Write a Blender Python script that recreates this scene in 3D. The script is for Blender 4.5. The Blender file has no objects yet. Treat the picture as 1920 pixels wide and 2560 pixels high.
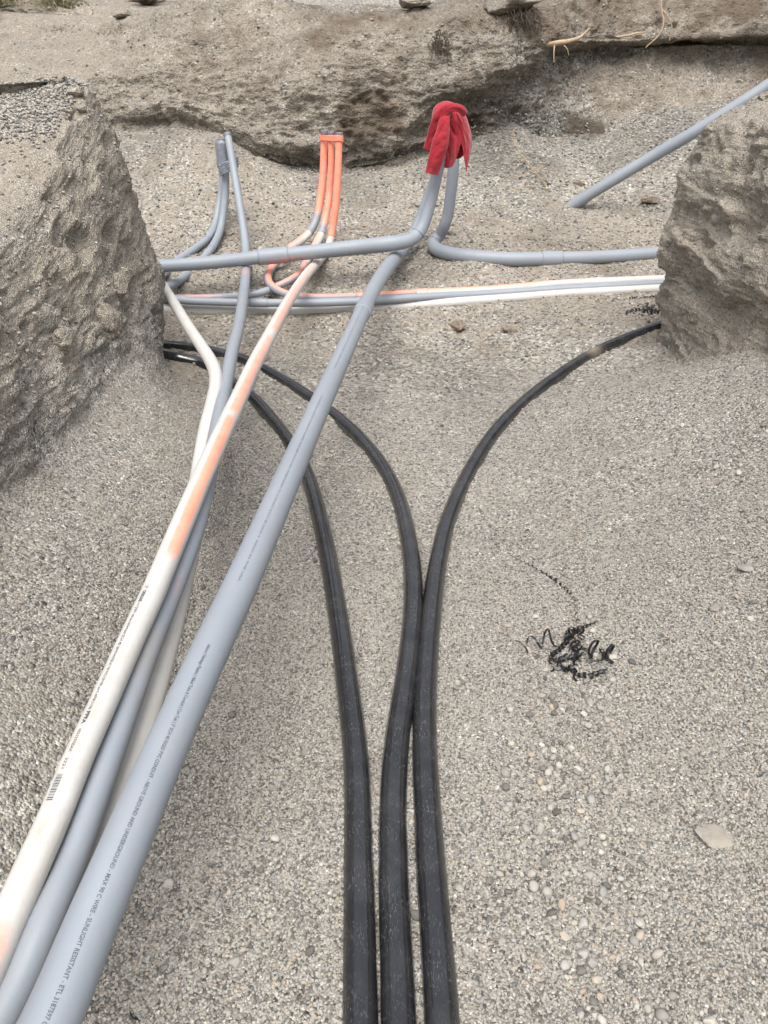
import bpy, math, random
import numpy as np
from mathutils import Vector, Matrix
random.seed(7); RNG = np.random.default_rng(11)
S = bpy.context.scene; COL = S.collection
# ------------------------------------------------------------------ camera, sky, sun, exposure
F_PX, PITCH, CAM_H = 1934.0, math.radians(28.3), 1.55
cam = bpy.data.cameras.new("camera"); cam_ob = bpy.data.objects.new("camera", cam); COL.objects.link(cam_ob)
cam.sensor_fit = 'VERTICAL'; cam.sensor_height = 24.0; cam.lens = 24.0*F_PX/2560.0
cam.clip_start = 0.05; cam.clip_end = 600
cam_ob.location = (0, 0, CAM_H); cam_ob.rotation_euler = (math.radians(90)-PITCH, 0, 0)
S.camera = cam_ob
SUN_EL, SUN_AZ = math.radians(62), math.radians(186)      # azimuth from +Y towards +X
W = bpy.data.worlds.new("World"); S.world = W; W.use_nodes = True
wn = W.node_tree; wn.nodes.clear()
sky = wn.nodes.new('ShaderNodeTexSky'); sky.sky_type = 'NISHITA'; sky.sun_disc = False
sky.sun_elevation = SUN_EL; sky.sun_rotation = SUN_AZ; sky.dust_density = 6.0; sky.air_density = 1.0; sky.ozone_density = 1.0
hsv = wn.nodes.new('ShaderNodeHueSaturation'); hsv.inputs['Saturation'].default_value = 0.36
bg = wn.nodes.new('ShaderNodeBackground'); bg.inputs['Strength'].default_value = 0.15
wo = wn.nodes.new('ShaderNodeOutputWorld')
wn.links.new(sky.outputs[0], hsv.inputs['Color']); wn.links.new(hsv.outputs[0], bg.inputs['Color']); wn.links.new(bg.outputs[0], wo.inputs['Surface'])
sl = bpy.data.lights.new("sun", 'SUN'); sl.energy = 1.15; sl.angle = math.radians(45); sl.color = (1.0, .975, .945)
so = bpy.data.objects.new("sun", sl); COL.objects.link(so)
sd = Vector((math.sin(SUN_AZ)*math.cos(SUN_EL), math.cos(SUN_AZ)*math.cos(SUN_EL), math.sin(SUN_EL)))
so.rotation_euler = sd.to_track_quat('Z', 'Y').to_euler(); so.location = (0, 0, 20)
S.view_settings.view_transform = 'Standard'; S.view_settings.look = 'None'
S.view_settings.exposure = 0.77; S.view_settings.gamma = 1.0; S.view_settings.use_curve_mapping = False
# ------------------------------------------------------------------ numpy noise
def _h(ix, iy, iz, seed):
    n = (ix.astype(np.uint32)*np.uint32(374761393) + iy.astype(np.uint32)*np.uint32(668265263)
         + iz.astype(np.uint32)*np.uint32(2147483647 ^ 0x5bd1e995) + np.uint32(seed*1013904223 & 0xffffffff))
    n = (n ^ (n >> np.uint32(13)))*np.uint32(1274126177); n ^= n >> np.uint32(16)
    n = n*np.uint32(2246822519); n ^= n >> np.uint32(15)
    return n.astype(np.float32)*np.float32(2.0/4294967295.0) - 1.0
def noise(x, y, z, seed=0):
    x, y, z = np.broadcast_arrays(np.asarray(x, np.float32), np.asarray(y, np.float32), np.asarray(z, np.float32))
    fx, fy, fz = np.floor(x), np.floor(y), np.floor(z)
    ix, iy, iz = fx.astype(np.int32), fy.astype(np.int32), fz.astype(np.int32)
    ux, uy, uz = x-fx, y-fy, z-fz
    ux = ux*ux*(3-2*ux); uy = uy*uy*(3-2*uy); uz = uz*uz*(3-2*uz)
    def c(a, b, d): return _h(ix+a, iy+b, iz+d, seed)
    x00 = c(0,0,0)*(1-ux)+c(1,0,0)*ux; x10 = c(0,1,0)*(1-ux)+c(1,1,0)*ux
    x01 = c(0,0,1)*(1-ux)+c(1,0,1)*ux; x11 = c(0,1,1)*(1-ux)+c(1,1,1)*ux
    return (x00*(1-uy)+x10*uy)*(1-uz) + (x01*(1-uy)+x11*uy)*uz
def fbm(x, y, z, f, octs=4, seed=0, gain=.5, billow=False):
    a, s, tot = 1.0, 0, 0
    for o in range(octs):
        n = noise(x*f+o*17.3, y*f-o*9.1, z*f+o*4.7, seed+o)
        if billow: n = 1-2*np.abs(n)
        s = s+a*n; tot += a; a *= gain; f *= 2.03
    return s/tot
def sstep(a, b, x): t = np.clip((x-a)/(b-a), 0, 1); return t*t*(3-2*t)
# ------------------------------------------------------------------ picture rays -> real points
CP, SP = math.cos(PITCH), math.sin(PITCH)
def ray(px, py):
    a, b = (px-960)/F_PX, (1280-py)/F_PX
    return np.array([a, CP+b*SP, -SP+b*CP])
def z_at(row, y):
    d = ray(960, row); return CAM_H + y*d[2]/d[1]
# ------------------------------------------------------------------ the smooth shape of the ground
def talus(x, y):
    dL = np.hypot(np.maximum(x+1.24, 0), np.maximum(y-4.5, 0)*2.4)
    dR = np.hypot(np.maximum(1.66-x, 0), np.maximum(y-5.0, 0)*2.3)
    hl = np.maximum(0, .56-dL)
    hl = .40*hl*hl/(hl+.12)
    hr = np.maximum(0, .62-dR); hr = .38*hr*hr/(hr+.15)
    wide = np.maximum(0, 1.35-dR); wide = .34*wide*wide/(wide+.35)
    widl = np.maximum(0, .95-dL); widl = .30*widl*widl/(widl+.3)
    hl = hl*(1-.85*sstep(2.6, 4.0, y)); hr = hr*(1-.85*sstep(3.0, 4.3, y))
    wide = wide*(1-.55*sstep(3.4, 4.6, y)); widl = widl*(1-.6*sstep(3.4, 4.4, y))
    return hl+hr+wide+widl
ZJX = [-9, -2.65, -1.58, -1.27, -.9, -.63, 0, .55, 1.35, 2.1, 3.05, 9]
ZJZ = [1.4, 1.22, 1.20, 1.0, .86, .83, .86, .98, 1.10, .98, 1.2, 1.6]
def G(x, y):
    x = np.asarray(x, float); y = np.asarray(y, float)
    f = np.interp(y, [-9, 3.6, 4.5, 5.0, 5.3, 5.7, 6.0, 6.4, 7.0, 7.2, 30], [0, 0, .01, .05, .14, .26, .36, .43, .50, .52, .52])
    zj = np.interp(x, ZJX, ZJZ)
    k = sstep(6.7, 8.45, y)
    return f*(1-k) + k*(zj+.35*np.maximum(0, y-8.4)) + talus(x, y)
def Gs(x, y):      # slightly smoothed version of the floor ramp for resting things
    return float((G(x, y-.1)+G(x, y+.1)+G(x-.1, y)+G(x+.1, y)+2*G(x, y))/6)
def ground_full(x, y):
    z = G(x, y)
    near = sstep(4.8, 5.6, y)
    z = z + .042*fbm(x, y, 0*x, 1.7, 3, 3) + .010*(1-near)*fbm(x, y, 0*x, 4.5, 2, 5, billow=True) + (.010+.006*near)*fbm(x, y, 0*x, 8.0, 3, 21)
    z = z + near*.032*fbm(x*.8, y*1.8, 0*x, 3.5, 3, 31, billow=True)
    z = z + sstep(7.0, 7.8, y)*.05*fbm(x, y, 0*x, 1.8, 4, 41)
    z = z + .004*fbm(x, y, 0*x, 30.0, 2, 51)
    return z
# ------------------------------------------------------------------ materials
def new_mat(name):
    m = bpy.data.materials.new(name); m.use_nodes = True; nt = m.node_tree
    b = nt.nodes['Principled BSDF']; return m, nt, b
class NB:
    def __init__(s, nt): s.nt = nt
    def n(s, t, **k):
        o = s.nt.nodes.new(t)
        for a, v in k.items(): setattr(o, a, v)
        return o
    def l(s, a, b): s.nt.links.new(a, b)
    def val(s, inp, v):
        if isinstance(v, bpy.types.NodeSocket): s.l(v, inp)
        else: inp.default_value = v
    def math(s, op, a, b=0.0, clamp=False):
        o = s.n('ShaderNodeMath', operation=op); o.use_clamp = clamp; s.val(o.inputs[0], a); s.val(o.inputs[1], b); return o.outputs[0]
    def mix(s, f, a, b, blend='MIX'):
        o = s.n('ShaderNodeMix', data_type='RGBA', blend_type=blend); s.val(o.inputs[0], f)
        for i, v in ((6, a), (7, b)):
            if isinstance(v, tuple) and len(v) == 3: v = (*v, 1)
            s.val(o.inputs[i], v)
        return o.outputs[2]
    def ramp(s, f, stops, interp='LINEAR'):
        o = s.n('ShaderNodeValToRGB'); r = o.color_ramp; r.interpolation = interp
        while len(r.elements) < len(stops): r.elements.new(.5)
        for e, (p, c) in zip(r.elements, stops):
            e.position = p; e.color = (*c, 1) if isinstance(c, tuple) else (c, c, c, 1)
        s.val(o.inputs[0], f); return o.outputs[0]
    def noise(s, vec, scale, detail=3, rough=.55):
        o = s.n('ShaderNodeTexNoise'); s.val(o.inputs['Scale'], scale); o.inputs['Detail'].default_value = detail
        o.inputs['Roughness'].default_value = rough
        if vec is not None: s.l(vec, o.inputs['Vector'])
        return o.outputs['Fac']
    def voro(s, vec, scale, feat='F1'):
        o = s.n('ShaderNodeTexVoronoi', feature=feat); s.val(o.inputs['Scale'], scale); s.l(vec, o.inputs['Vector']); return o
    def attr(s, name):
        o = s.n('ShaderNodeAttribute'); o.attribute_name = name; return o
STONE = [(0, (.055, .053, .049)), (.18, (.125, .119, .108)), (.36, (.25, .237, .211)), (.54, (.35, .33, .29)), (.68, (.265, .26, .245)),
         (.80, (.47, .45, .40)), (.88, (.34, .29, .225)), (1, (.70, .68, .62))]
def earth_mat(name, fine, coarse, bump=.5):
    m, nt, b = new_mat(name); B = NB(nt)
    co = B.n('ShaderNodeTexCoord').outputs['Object']
    wob = B.n('ShaderNodeTexNoise'); B.l(co, wob.inputs['Vector']); wob.inputs['Scale'].default_value = fine*.9
    vm = B.n('ShaderNodeVectorMath', operation='MULTIPLY_ADD'); B.l(wob.outputs['Color'], vm.inputs[0]); vm.inputs[1].default_value = (.35/fine,)*3; B.l(co, vm.inputs[2])
    v1 = B.voro(vm.outputs[0], fine); v2 = B.voro(vm.outputs[0], coarse)
    s1 = B.n('ShaderNodeSeparateColor'); B.l(v1.outputs['Color'], s1.inputs[0])
    s2 = B.n('ShaderNodeSeparateColor'); B.l(v2.outputs['Color'], s2.inputs[0])
    c1 = B.ramp(s1.outputs[0], STONE); c2 = B.ramp(s2.outputs[0], STONE)
    # a minority of the coarse cells show as larger stones
    big = B.math('MULTIPLY', B.math('GREATER_THAN', s2.outputs[1], .72), B.math('LESS_THAN', v2.outputs['Distance'], .46))
    farf = B.attr('far').outputs['Fac']
    grav = B.mix(B.math('MAXIMUM', big, farf), c1, c2)
    big_n = B.noise(co, .9, 4); mid_n = B.noise(co, 5.0, 5, .65); fin_n = B.noise(co, 60, 4, .7)
    grav = B.mix(B.ramp(mid_n, [(.25, .0), (.8, .35)]), grav, (.295, .272, .232))
    # sandy silt that binds the stones
    silt = B.mix(B.ramp(fin_n, [(.3, 0.0), (.7, 1.0)]), (.25, .215, .172), (.40, .352, .288))
    silt = B.mix(B.ramp(mid_n, [(.35, 0.0), (.75, .55)]), silt, (.30, .245, .18))
    a_s = B.attr('silt').outputs['Fac']
    n_s = B.math('ADD', a_s, B.math('MULTIPLY', B.math('SUBTRACT', mid_n, .5), 1.3))
    stone_keep = B.math('MULTIPLY', B.math('GREATER_THAN', s1.outputs[1], .55), .85)
    fac = B.math('SUBTRACT', B.ramp(n_s, [(.25, 0.0), (.75, .86)]), B.math('MULTIPLY', stone_keep, .6), True)
    col = B.mix(fac, grav, silt)
    top = B.mix(B.ramp(fin_n, [(.3, 0.0), (.7, 1.0)]), (.085, .062, .045), (.17, .128, .09))
    tf = B.ramp(B.math('ADD', B.attr('topsoil').outputs['Fac'], B.math('MULTIPLY', B.math('SUBTRACT', mid_n, .5), .9)), [(.30, 0.0), (.8, .85)])
    col = B.mix(tf, col, top)
    damp_dark = B.ramp(B.math('ADD', B.attr('damp_dark').outputs['Fac'], B.math('MULTIPLY', B.math('SUBTRACT', mid_n, .5), .5)), [(.2, 1.0), (.9, .52)])  # darkening carried by the attribute: damp, dark gravel, one hollow's painted shade
    col = B.mix(1.0, col, damp_dark, 'MULTIPLY')
    blot = B.ramp(big_n, [(.3, .86), (.7, 1.12)])
    col = B.mix(1.0, col, blot, 'MULTIPLY')
    B.l(col, b.inputs['Base Color']); b.inputs['Roughness'].default_value = .93
    b.inputs['Specular IOR Level'].default_value = .25
    h = B.math('ADD', B.math('MULTIPLY', v1.outputs['Distance'], -.8/fine), B.math('MULTIPLY', B.math('MULTIPLY', v2.outputs['Distance'], big), -1.0/coarse))
    h = B.math('ADD', h, B.math('MULTIPLY', s1.outputs[2], .45/fine))
    h = B.math('ADD', h, B.math('MULTIPLY', B.noise(co, 28, 5, .7), .012))
    bp = B.n('ShaderNodeBump'); bp.inputs['Strength'].default_value = bump; bp.inputs['Distance'].default_value = 1.0
    B.l(h, bp.inputs['Height']); B.l(bp.outputs[0], b.inputs['Normal'])
    return m
M_GROUND = earth_mat("gravel_ground", 150, 62, .95)
M_BANK = earth_mat("earth_bank", 140, 55, 1.0)
M_FAR = earth_mat("far_earth", 62, 24, .9)
def pipe_mat(name, base, rough, kind):
    m, nt, b = new_mat(name); B = NB(nt)
    uv = B.n('ShaderNodeUVMap').outputs[0]; co = B.n('ShaderNodeTexCoord').outputs['Object']
    def stretch(sx, sy, ox=0):
        mp = B.n('ShaderNodeMapping'); mp.inputs['Scale'].default_value = (sx, sy, 1); mp.inputs['Location'].default_value = (ox, ox*.7, 0); B.l(uv, mp.inputs['Vector']); return mp.outputs[0]
    col = B.mix(B.ramp(B.noise(co, 3.5, 4), [(.3, 0.0), (.75, .5)]), tuple(base), tuple(c*.82 for c in base))
    if kind == 'black':
        scr = B.ramp(B.noise(stretch(28, 420), 1, 5, .7), [(.58, 0.0), (.72, 1.0)])
        scr2 = B.ramp(B.noise(stretch(90, 260, 5), 1, 4, .75), [(.56, 0.0), (.68, .9)])
        mot = B.ramp(B.noise(co, 16, 5, .7), [(.42, 0.0), (.60, 1.0)])
        dust = B.math('MULTIPLY', B.math('MAXIMUM', scr, scr2), B.math('ADD', mot, .15, True))
        col = B.mix(B.math('MULTIPLY', dust, .62), col, (.24, .235, .225))
        col = B.mix(B.math('MULTIPLY', B.attr('dirt').outputs['Fac'], .8), col, (.26, .21, .155))
        film = B.math('MULTIPLY', B.ramp(B.noise(co, 9, 5, .65), [(.45, 0.0), (.75, .12)]), 1.0)
        col = B.mix(film, col, (.17, .165, .155))
        r = B.math('ADD', rough, B.math('MULTIPLY', B.math('MAXIMUM', dust, B.ramp(B.noise(co, 14, 4), [(.4, 0.0), (.7, .6)])), .3))
        B.l(r, b.inputs['Roughness'])
    else:
        spots = B.ramp(B.noise(co, 130, 2, .5), [(.70, 0.0), (.76, .7)])
        streak = B.ramp(B.noise(stretch(6, 70), 1, 5, .65), [(.52, 0.0), (.74, .8)])
        cloud = B.ramp(B.noise(co, 7, 4, .6), [(.45, 0.0), (.7, 1.0)])
        dirt = B.math('MULTIPLY', B.math('MAXIMUM', streak, spots), cloud)
        dirtc = (.33, .27, .20) if kind == 'white' else (.30, .275, .25)
        col = B.mix(B.math('MULTIPLY', dirt, .75 if kind == 'white' else .55), col, dirtc)
        col = B.mix(B.ramp(B.noise(co, 4.5, 6, .7), [(.45, 0.0), (.75, .22)]), col, (.34, .32, .29))
        da = B.attr('dirt').outputs['Fac']
        dn = B.math('MULTIPLY', da, B.ramp(B.noise(co, 26, 5, .7), [(.35, 0.1), (.7, 1.0)]))
        col = B.mix(dn, col, (.27, .225, .165))
        sc = B.ramp(B.noise(stretch(14, 900, 3), 1, 3, .6), [(.70, 0.0), (.75, .45)])
        col = B.mix(sc, col, (.62, .62, .62))
        pa = B.attr('paint').outputs['Fac']
        pn = B.ramp(B.math('ADD', pa, B.math('MULTIPLY', B.math('SUBTRACT', B.noise(co, 75, 6, .8), .5), .8)), [(.15, 0.0), (.90, .95)])
        pcol = B.mix(B.ramp(B.noise(co, 11, 3), [(.3, 0.0), (.7, 1.0)]), (.90, .265, .165), (.94, .37, .25))
        col = B.mix(pn, col, pcol)
        r = B.math('ADD', rough, B.math('MULTIPLY', B.noise(co, 30, 3), .18)); B.l(r, b.inputs['Roughness'])
    B.l(col, b.inputs['Base Color']); b.inputs['Specular IOR Level'].default_value = 1.0 if kind == 'black' else .45
    bp = B.n('ShaderNodeBump'); bp.inputs['Strength'].default_value = .12 if kind == 'black' else .3; bp.inputs['Distance'].default_value = .002
    B.l(B.noise(stretch(20, 120), 1, 4, .7) if kind == 'black' else B.noise(co, 60, 2), bp.inputs['Height']); B.l(bp.outputs[0], b.inputs['Normal'])
    return m
M_GREY = pipe_mat("grey_pvc", (.250, .279, .315), .40, 'grey')
M_WHITE = pipe_mat("white_pvc", (.54, .53, .505), .38, 'white')
M_BLACK = pipe_mat("black_polyethylene", (.012, .0125, .015), .13, 'black')
def simple_mat(name, c, rough=.8, var=.25, scale=20, spec=.3, bump=0, metallic=0):
    m, nt, b = new_mat(name); B = NB(nt); co = B.n('ShaderNodeTexCoord').outputs['Object']
    n = B.noise(co, scale, 5, .65)
    B.l(B.mix(B.ramp(n, [(.3, 0.0), (.7, 1.0)]), tuple(x*(1-var) for x in c), tuple(min(1, x*(1+var)) for x in c)), b.inputs['Base Color'])
    b.inputs['Roughness'].default_value = rough; b.inputs['Specular IOR Level'].default_value = spec
    if bump:
        bp = B.n('ShaderNodeBump'); bp.inputs['Strength'].default_value = .8; bp.inputs['Distance'].default_value = bump
        B.l(B.noise(co, scale*2.5, 6, .7), bp.inputs['Height']); B.l(bp.outputs[0], b.inputs['Normal'])
    return m
M_INK = simple_mat("printed_ink", (.085, .095, .11), .6)
M_INKG = simple_mat("faint_printed_ink", (.15, .17, .195), .6)
M_TAPE = simple_mat("grey_tape", (.20, .225, .26), .35, .3, 40, .5, .003)
M_TAPEO = simple_mat("painted_tape", (.90, .27, .175), .45, .06, 30, .4, .002)
M_CAP = simple_mat("pipe_cap", (.16, .17, .20), .5, .3, 60)
M_CLOD = simple_mat("dirt_clod", (.245, .20, .15), .95, .35, 30, .12, .02)
M_ROCK = simple_mat("pale_rock", (.29, .265, .225), .9, .18, 18, .2, .004)
M_ROCKD = simple_mat("grey_rock", (.25, .235, .21), .9, .3, 25, .2, .006)
M_SHAV = simple_mat("black_shaving", (.012, .012, .013), .35, .2, 30, .5)
M_STRAW = simple_mat("dry_stem", (.36, .27, .15), .8, .25, 30)
M_ROOT = simple_mat("root_wood", (.40, .30, .20), .8, .25, 40)
M_TWIG = simple_mat("dark_twig", (.085, .065, .048), .9, .3, 30)
M_LEAF = simple_mat("grey_green_leaf", (.20, .20, .125), .8, .3, 12)
def jacket_mat():
    m, nt, b = new_mat("red_cloth"); B = NB(nt); co = B.n('ShaderNodeTexCoord').outputs['Object']
    c = B.mix(B.ramp(B.noise(co, 14, 5, .65), [(.3, 0.0), (.7, 1.0)]), (.25, .011, .021), (.36, .020, .031))
    B.l(B.mix(B.ramp(B.noise(co, 5, 3), [(.45, 0.0), (.8, .35)]), c, (.36, .04, .06)), b.inputs['Base Color'])
    b.inputs['Roughness'].default_value = .85; b.inputs['Sheen Weight'].default_value = .25
    b.inputs['Specular IOR Level'].default_value = .2
    bp = B.n('ShaderNodeBump'); bp.inputs['Strength'].default_value = .7; bp.inputs['Distance'].default_value = .012
    B.l(B.noise(co, 30, 4, .6), bp.inputs['Height']); B.l(bp.outputs[0], b.inputs['Normal'])
    return m
M_RED = jacket_mat()
def pebble_mat():
    m, nt, b = new_mat("pebble"); B = NB(nt)
    r = B.n('ShaderNodeObjectInfo').outputs['Random']; co = B.n('ShaderNodeTexCoord').outputs['Object']
    c = B.ramp(r, [(0, (.065, .063, .06)), (.16, (.14, .136, .126)), (.32, (.28, .266, .238)), (.55, (.37, .347, .305)), (.68, (.255, .255, .245)),
                   (.86, (.44, .42, .375)), (.94, (.36, .30, .225)), (.97, (.33, .26, .20)), (1, (.52, .50, .455))])
    c = B.mix(B.ramp(B.noise(co, 3, 4, .7), [(.3, 0.0), (.7, .35)]), c, (.25, .225, .19))
    B.l(c, b.inputs['Base Color']); b.inputs['Roughness'].default_value = .8; b.inputs['Specular IOR Level'].default_value = .3
    return m
M_PEB = pebble_mat()
# ------------------------------------------------------------------ mesh helpers
def tag(o, label=None, cat=None, group=None, kind=None):
    if label: o['label'] = label
    if cat: o['category'] = cat
    if group: o['group'] = group
    if kind: o['kind'] = kind
    return o
def empty(name, loc, label, cat, group=None):
    o = bpy.data.objects.new(name, None); COL.objects.link(o); o.location = loc; o.empty_display_size = .05
    return tag(o, label, cat, group)
def put(o, parent):
    if parent is not None:
        o.parent = parent; o.matrix_parent_inverse = Matrix.Translation(-Vector(parent.location))
def grid_mesh(name, P, mat, parent=None, wrap=False, attrs=None, uv=None, smooth=True, cap=False):
    """P: (n, m, 3) grid. wrap closes the second direction. uv: (n, m+wrap, 2)."""
    n, m = P.shape[:2]
    me = bpy.data.meshes.new(name); V = P.reshape(-1, 3).astype(np.float32)
    mm = m if wrap else m-1
    i = np.arange(n-1)[:, None]; j = np.arange(mm)[None, :]; j2 = (j+1) % m
    F = np.stack([i*m+j, i*m+j2, (i+1)*m+j2, (i+1)*m+j], -1).reshape(-1, 4)
    caps = [list(range(m))[::-1], list(range((n-1)*m, n*m))] if cap else []
    nl = F.size+sum(len(c) for c in caps); nf = len(F)+len(caps)
    me.vertices.add(len(V)); me.vertices.foreach_set('co', V.ravel())
    me.loops.add(nl); lv = np.concatenate([F.ravel()]+[np.array(c) for c in caps]) if caps else F.ravel()
    me.loops.foreach_set('vertex_index', lv.astype(np.int32))
    me.polygons.add(nf)
    st = list(range(0, F.size, 4)); e = F.size
    for c in caps: st.append(e); e += len(c)
    me.polygons.foreach_set('loop_start', np.array(st, np.int32))
    me.polygons.foreach_set('use_smooth', np.array([smooth]*len(F)+[False]*len(caps), bool))
    if uv is not None:
        l = me.uv_layers.new(name="UVMap")
        a = uv[:-1, :-1]; b_ = uv[:-1, 1:]; c_ = uv[1:, 1:]; d = uv[1:, :-1]
        U = np.stack([a, b_, c_, d], 2).reshape(-1, 2)
        U = np.concatenate([U, np.zeros((nl-len(U), 2))]).astype(np.float32)
        l.data.foreach_set('uv', U.ravel())
    for k, v in (attrs or {}).items():
        at = me.attributes.new(k, 'FLOAT', 'POINT'); at.data.foreach_set('value', np.asarray(v, np.float32).ravel())
    me.update(calc_edges=True); me.validate()
    me.materials.append(mat)
    o = bpy.data.objects.new(name, me); COL.objects.link(o); put(o, parent); return o
def tri_mesh(name, V, F, mat, parent=None, smooth=False):
    me = bpy.data.meshes.new(name); me.from_pydata([tuple(v) for v in V], [], [tuple(f) for f in F]); me.materials.append(mat)
    if smooth: me.polygons.foreach_set('use_smooth', [True]*len(me.polygons))
    o = bpy.data.objects.new(name, me); COL.objects.link(o); put(o, parent); return o
def grid_normals(P):
    du = np.gradient(P, axis=0); dv = np.gradient(P, axis=1)
    n = np.cross(dv, du); return n/(np.linalg.norm(n, axis=2, keepdims=True)+1e-9)
def crom(pts, n_per=None, total=None):
    """dense centripetal-ish Catmull-Rom; pts (k, d) -> samples; spacing proportional to length."""
    pts = np.asarray(pts, float); k = len(pts)
    P = np.vstack([2*pts[0]-pts[1], pts, 2*pts[-1]-pts[-2]])
    d = np.linalg.norm(np.diff(P[:, :3], axis=0), axis=1)**.5+1e-6
    T = np.concatenate([[0], np.cumsum(d)])
    seg = np.linalg.norm(np.diff(pts[:, :3], axis=0), axis=1)
    out = []
    for i in range(k-1):
        n = n_per if n_per else max(2, int(round(seg[i]/seg.sum()*total)))
        t0, t1, t2, t3 = T[i:i+4]; p0, p1, p2, p3 = P[i:i+4]
        t = np.linspace(t1, t2, n, endpoint=False)[:, None]
        A1 = (t1-t)/(t1-t0)*p0+(t-t0)/(t1-t0)*p1; A2 = (t2-t)/(t2-t1)*p1+(t-t1)/(t2-t1)*p2; A3 = (t3-t)/(t3-t2)*p2+(t-t2)/(t3-t2)*p3
        B1 = (t2-t)/(t2-t0)*A1+(t-t0)/(t2-t0)*A2; B2 = (t3-t)/(t3-t1)*A2+(t-t1)/(t3-t1)*A3
        out.append((t2-t)/(t2-t1)*B1+(t-t1)/(t2-t1)*B2)
    out.append(pts[-1][None]); return np.vstack(out)
def resample(P, n, weights=None):
    d = np.concatenate([[0], np.cumsum(np.linalg.norm(np.diff(P[:, :3], axis=0), axis=1))])
    s = np.linspace(0, d[-1], n) if weights is None else np.interp(np.linspace(0, 1, n), np.linspace(0, 1, len(weights)), weights)*d[-1]
    return np.stack([np.interp(s, d, P[:, c]) for c in range(P.shape[1])], 1)
# ------------------------------------------------------------------ ground
def lines(stops):      # [(pos, spacing), ...]
    out = [stops[0][0]]
    while out[-1] < stops[-1][0]:
        out.append(out[-1]+np.interp(out[-1], [s[0] for s in stops], [s[1] for s in stops]))
    return np.array(out)
gx = lines([(-8, .3), (-3.2, .06), (-2, .025), (-1, .014), (1.2, .014), (2.2, .025), (3.5, .06), (8, .3)])
gy = lines([(-2.5, .15), (.5, .03), (.8, .012), (2.5, .014), (5, .02), (8.6, .026), (10, .12)])
GX, GY = np.meshgrid(gx, gy, indexing='xy')
GZ = ground_full(GX, GY)
GP = np.stack([GX, GY, GZ], -1)
silt_g = .24+.46*sstep(4.4, 5.3, GY)-.12*sstep(6.9, 7.6, GY)-.2*sstep(6.9, 7.6, GY)*sstep(.1, .9, GX) + .22*fbm(GX, GY, 0*GX, 1.3, 3, 71)
silt_g = silt_g - .1*sstep(.2, .5, talus(GX, GY))+.5*sstep(-1.0, -1.35, GX-.10*fbm(GX, GY, 0*GX, 3, 3, 74))*(GY < 5)+.35*sstep(1.35, 1.75, GX)*(GY < 5.2)+.30*sstep(-.75, -1.15, GX+.15*fbm(GX, GY, 0*GX, 2, 3, 76))*(GY < 5)
silt_g = silt_g+.5*np.exp(-((GX+1.0)/.2)**2-((GY-2.15)/.28)**2)
damp_shade_g = .04 + .42*sstep(.05, .40, fbm(GX, GY, 0*GX, 1.9, 4, 73))*sstep(.35, -.1, GX-.2*GY) + .05*sstep(-.45, -1.2, GX)*(1-sstep(4.3, 4.9, GY)) + .5*np.exp(-((GX+1.02)/.16)**2-((GY-2.05)/.2)**2) + .45*sstep(7.3, 8.3, GY)*sstep(.3, 1.2, GX)  # damp noise patches; the left spot is a hollow's shade put into colour
ground = grid_mesh("ground", GP, M_GROUND, attrs={'silt': silt_g, 'damp_dark': damp_shade_g, 'topsoil': .42*sstep(.0, .35, fbm(GX, GY, 0*GX, 2.4, 4, 75))*sstep(3.2, 4.6, GY)*(1-sstep(7.0, 7.6, GY)), 'far': sstep(3.2, 5.0, GY)})  # last darkening term: darker gravel at the right foot of the far bank
tag(ground, kind='structure')
def gz(x, y):
    i = int(np.clip(np.searchsorted(gx, x)-1, 0, len(gx)-2)); j = int(np.clip(np.searchsorted(gy, y)-1, 0, len(gy)-2))
    u = (x-gx[i])/(gx[i+1]-gx[i]); v = (y-gy[j])/(gy[j+1]-gy[j])
    return float((GZ[j, i]*(1-u)+GZ[j, i+1]*u)*(1-v)+(GZ[j+1, i]*(1-u)+GZ[j+1, i+1]*u)*v)
# ------------------------------------------------------------------ earth banks: lofted rails, then displaced
def loft(rails, nu, nv, wu=None, wv=None):
    """rails: list of (k,3) control rows (same k). Returns (nv, nu, 3)."""
    R = np.array(rails, float)                       # (r, k, 3)
    rows = []
    for r in R: rows.append(crom(r, n_per=24))
    rows = np.array(rows)                            # (r, K, 3)
    # common resampling along the rail by mean length
    mean = rows.mean(0); d = np.concatenate([[0], np.cumsum(np.linalg.norm(np.diff(mean, axis=0), axis=1))]); d /= d[-1]
    s = np.linspace(0, 1, nu) if wu is None else wu(np.linspace(0, 1, nu))
    rows = np.stack([np.stack([np.interp(s, d, r[:, c]) for c in range(3)], 1) for r in rows])   # (r, nu, 3)
    fl = rows.transpose(0, 1, 2).reshape(len(R), -1)
    # catmull across rails (uniform knots)
    P = np.vstack([2*fl[0]-fl[1], fl, 2*fl[-1]-fl[-2]])
    t = (np.linspace(0, 1, nv) if wv is None else wv(np.linspace(0, 1, nv)))*(len(R)-1)
    i = np.minimum(t.astype(int), len(R)-2); u = (t-i)[:, None]
    a, b, c, e = P[i], P[i+1], P[i+2], P[i+3]
    out = .5*(2*b+(c-a)*u+(2*a-5*b+4*c-e)*u*u+(3*b-a-3*c+e)*u**3)
    return out.reshape(nv, nu, 3)
def remap(xs, ys): return lambda t: np.interp(t, xs, ys)
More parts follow.
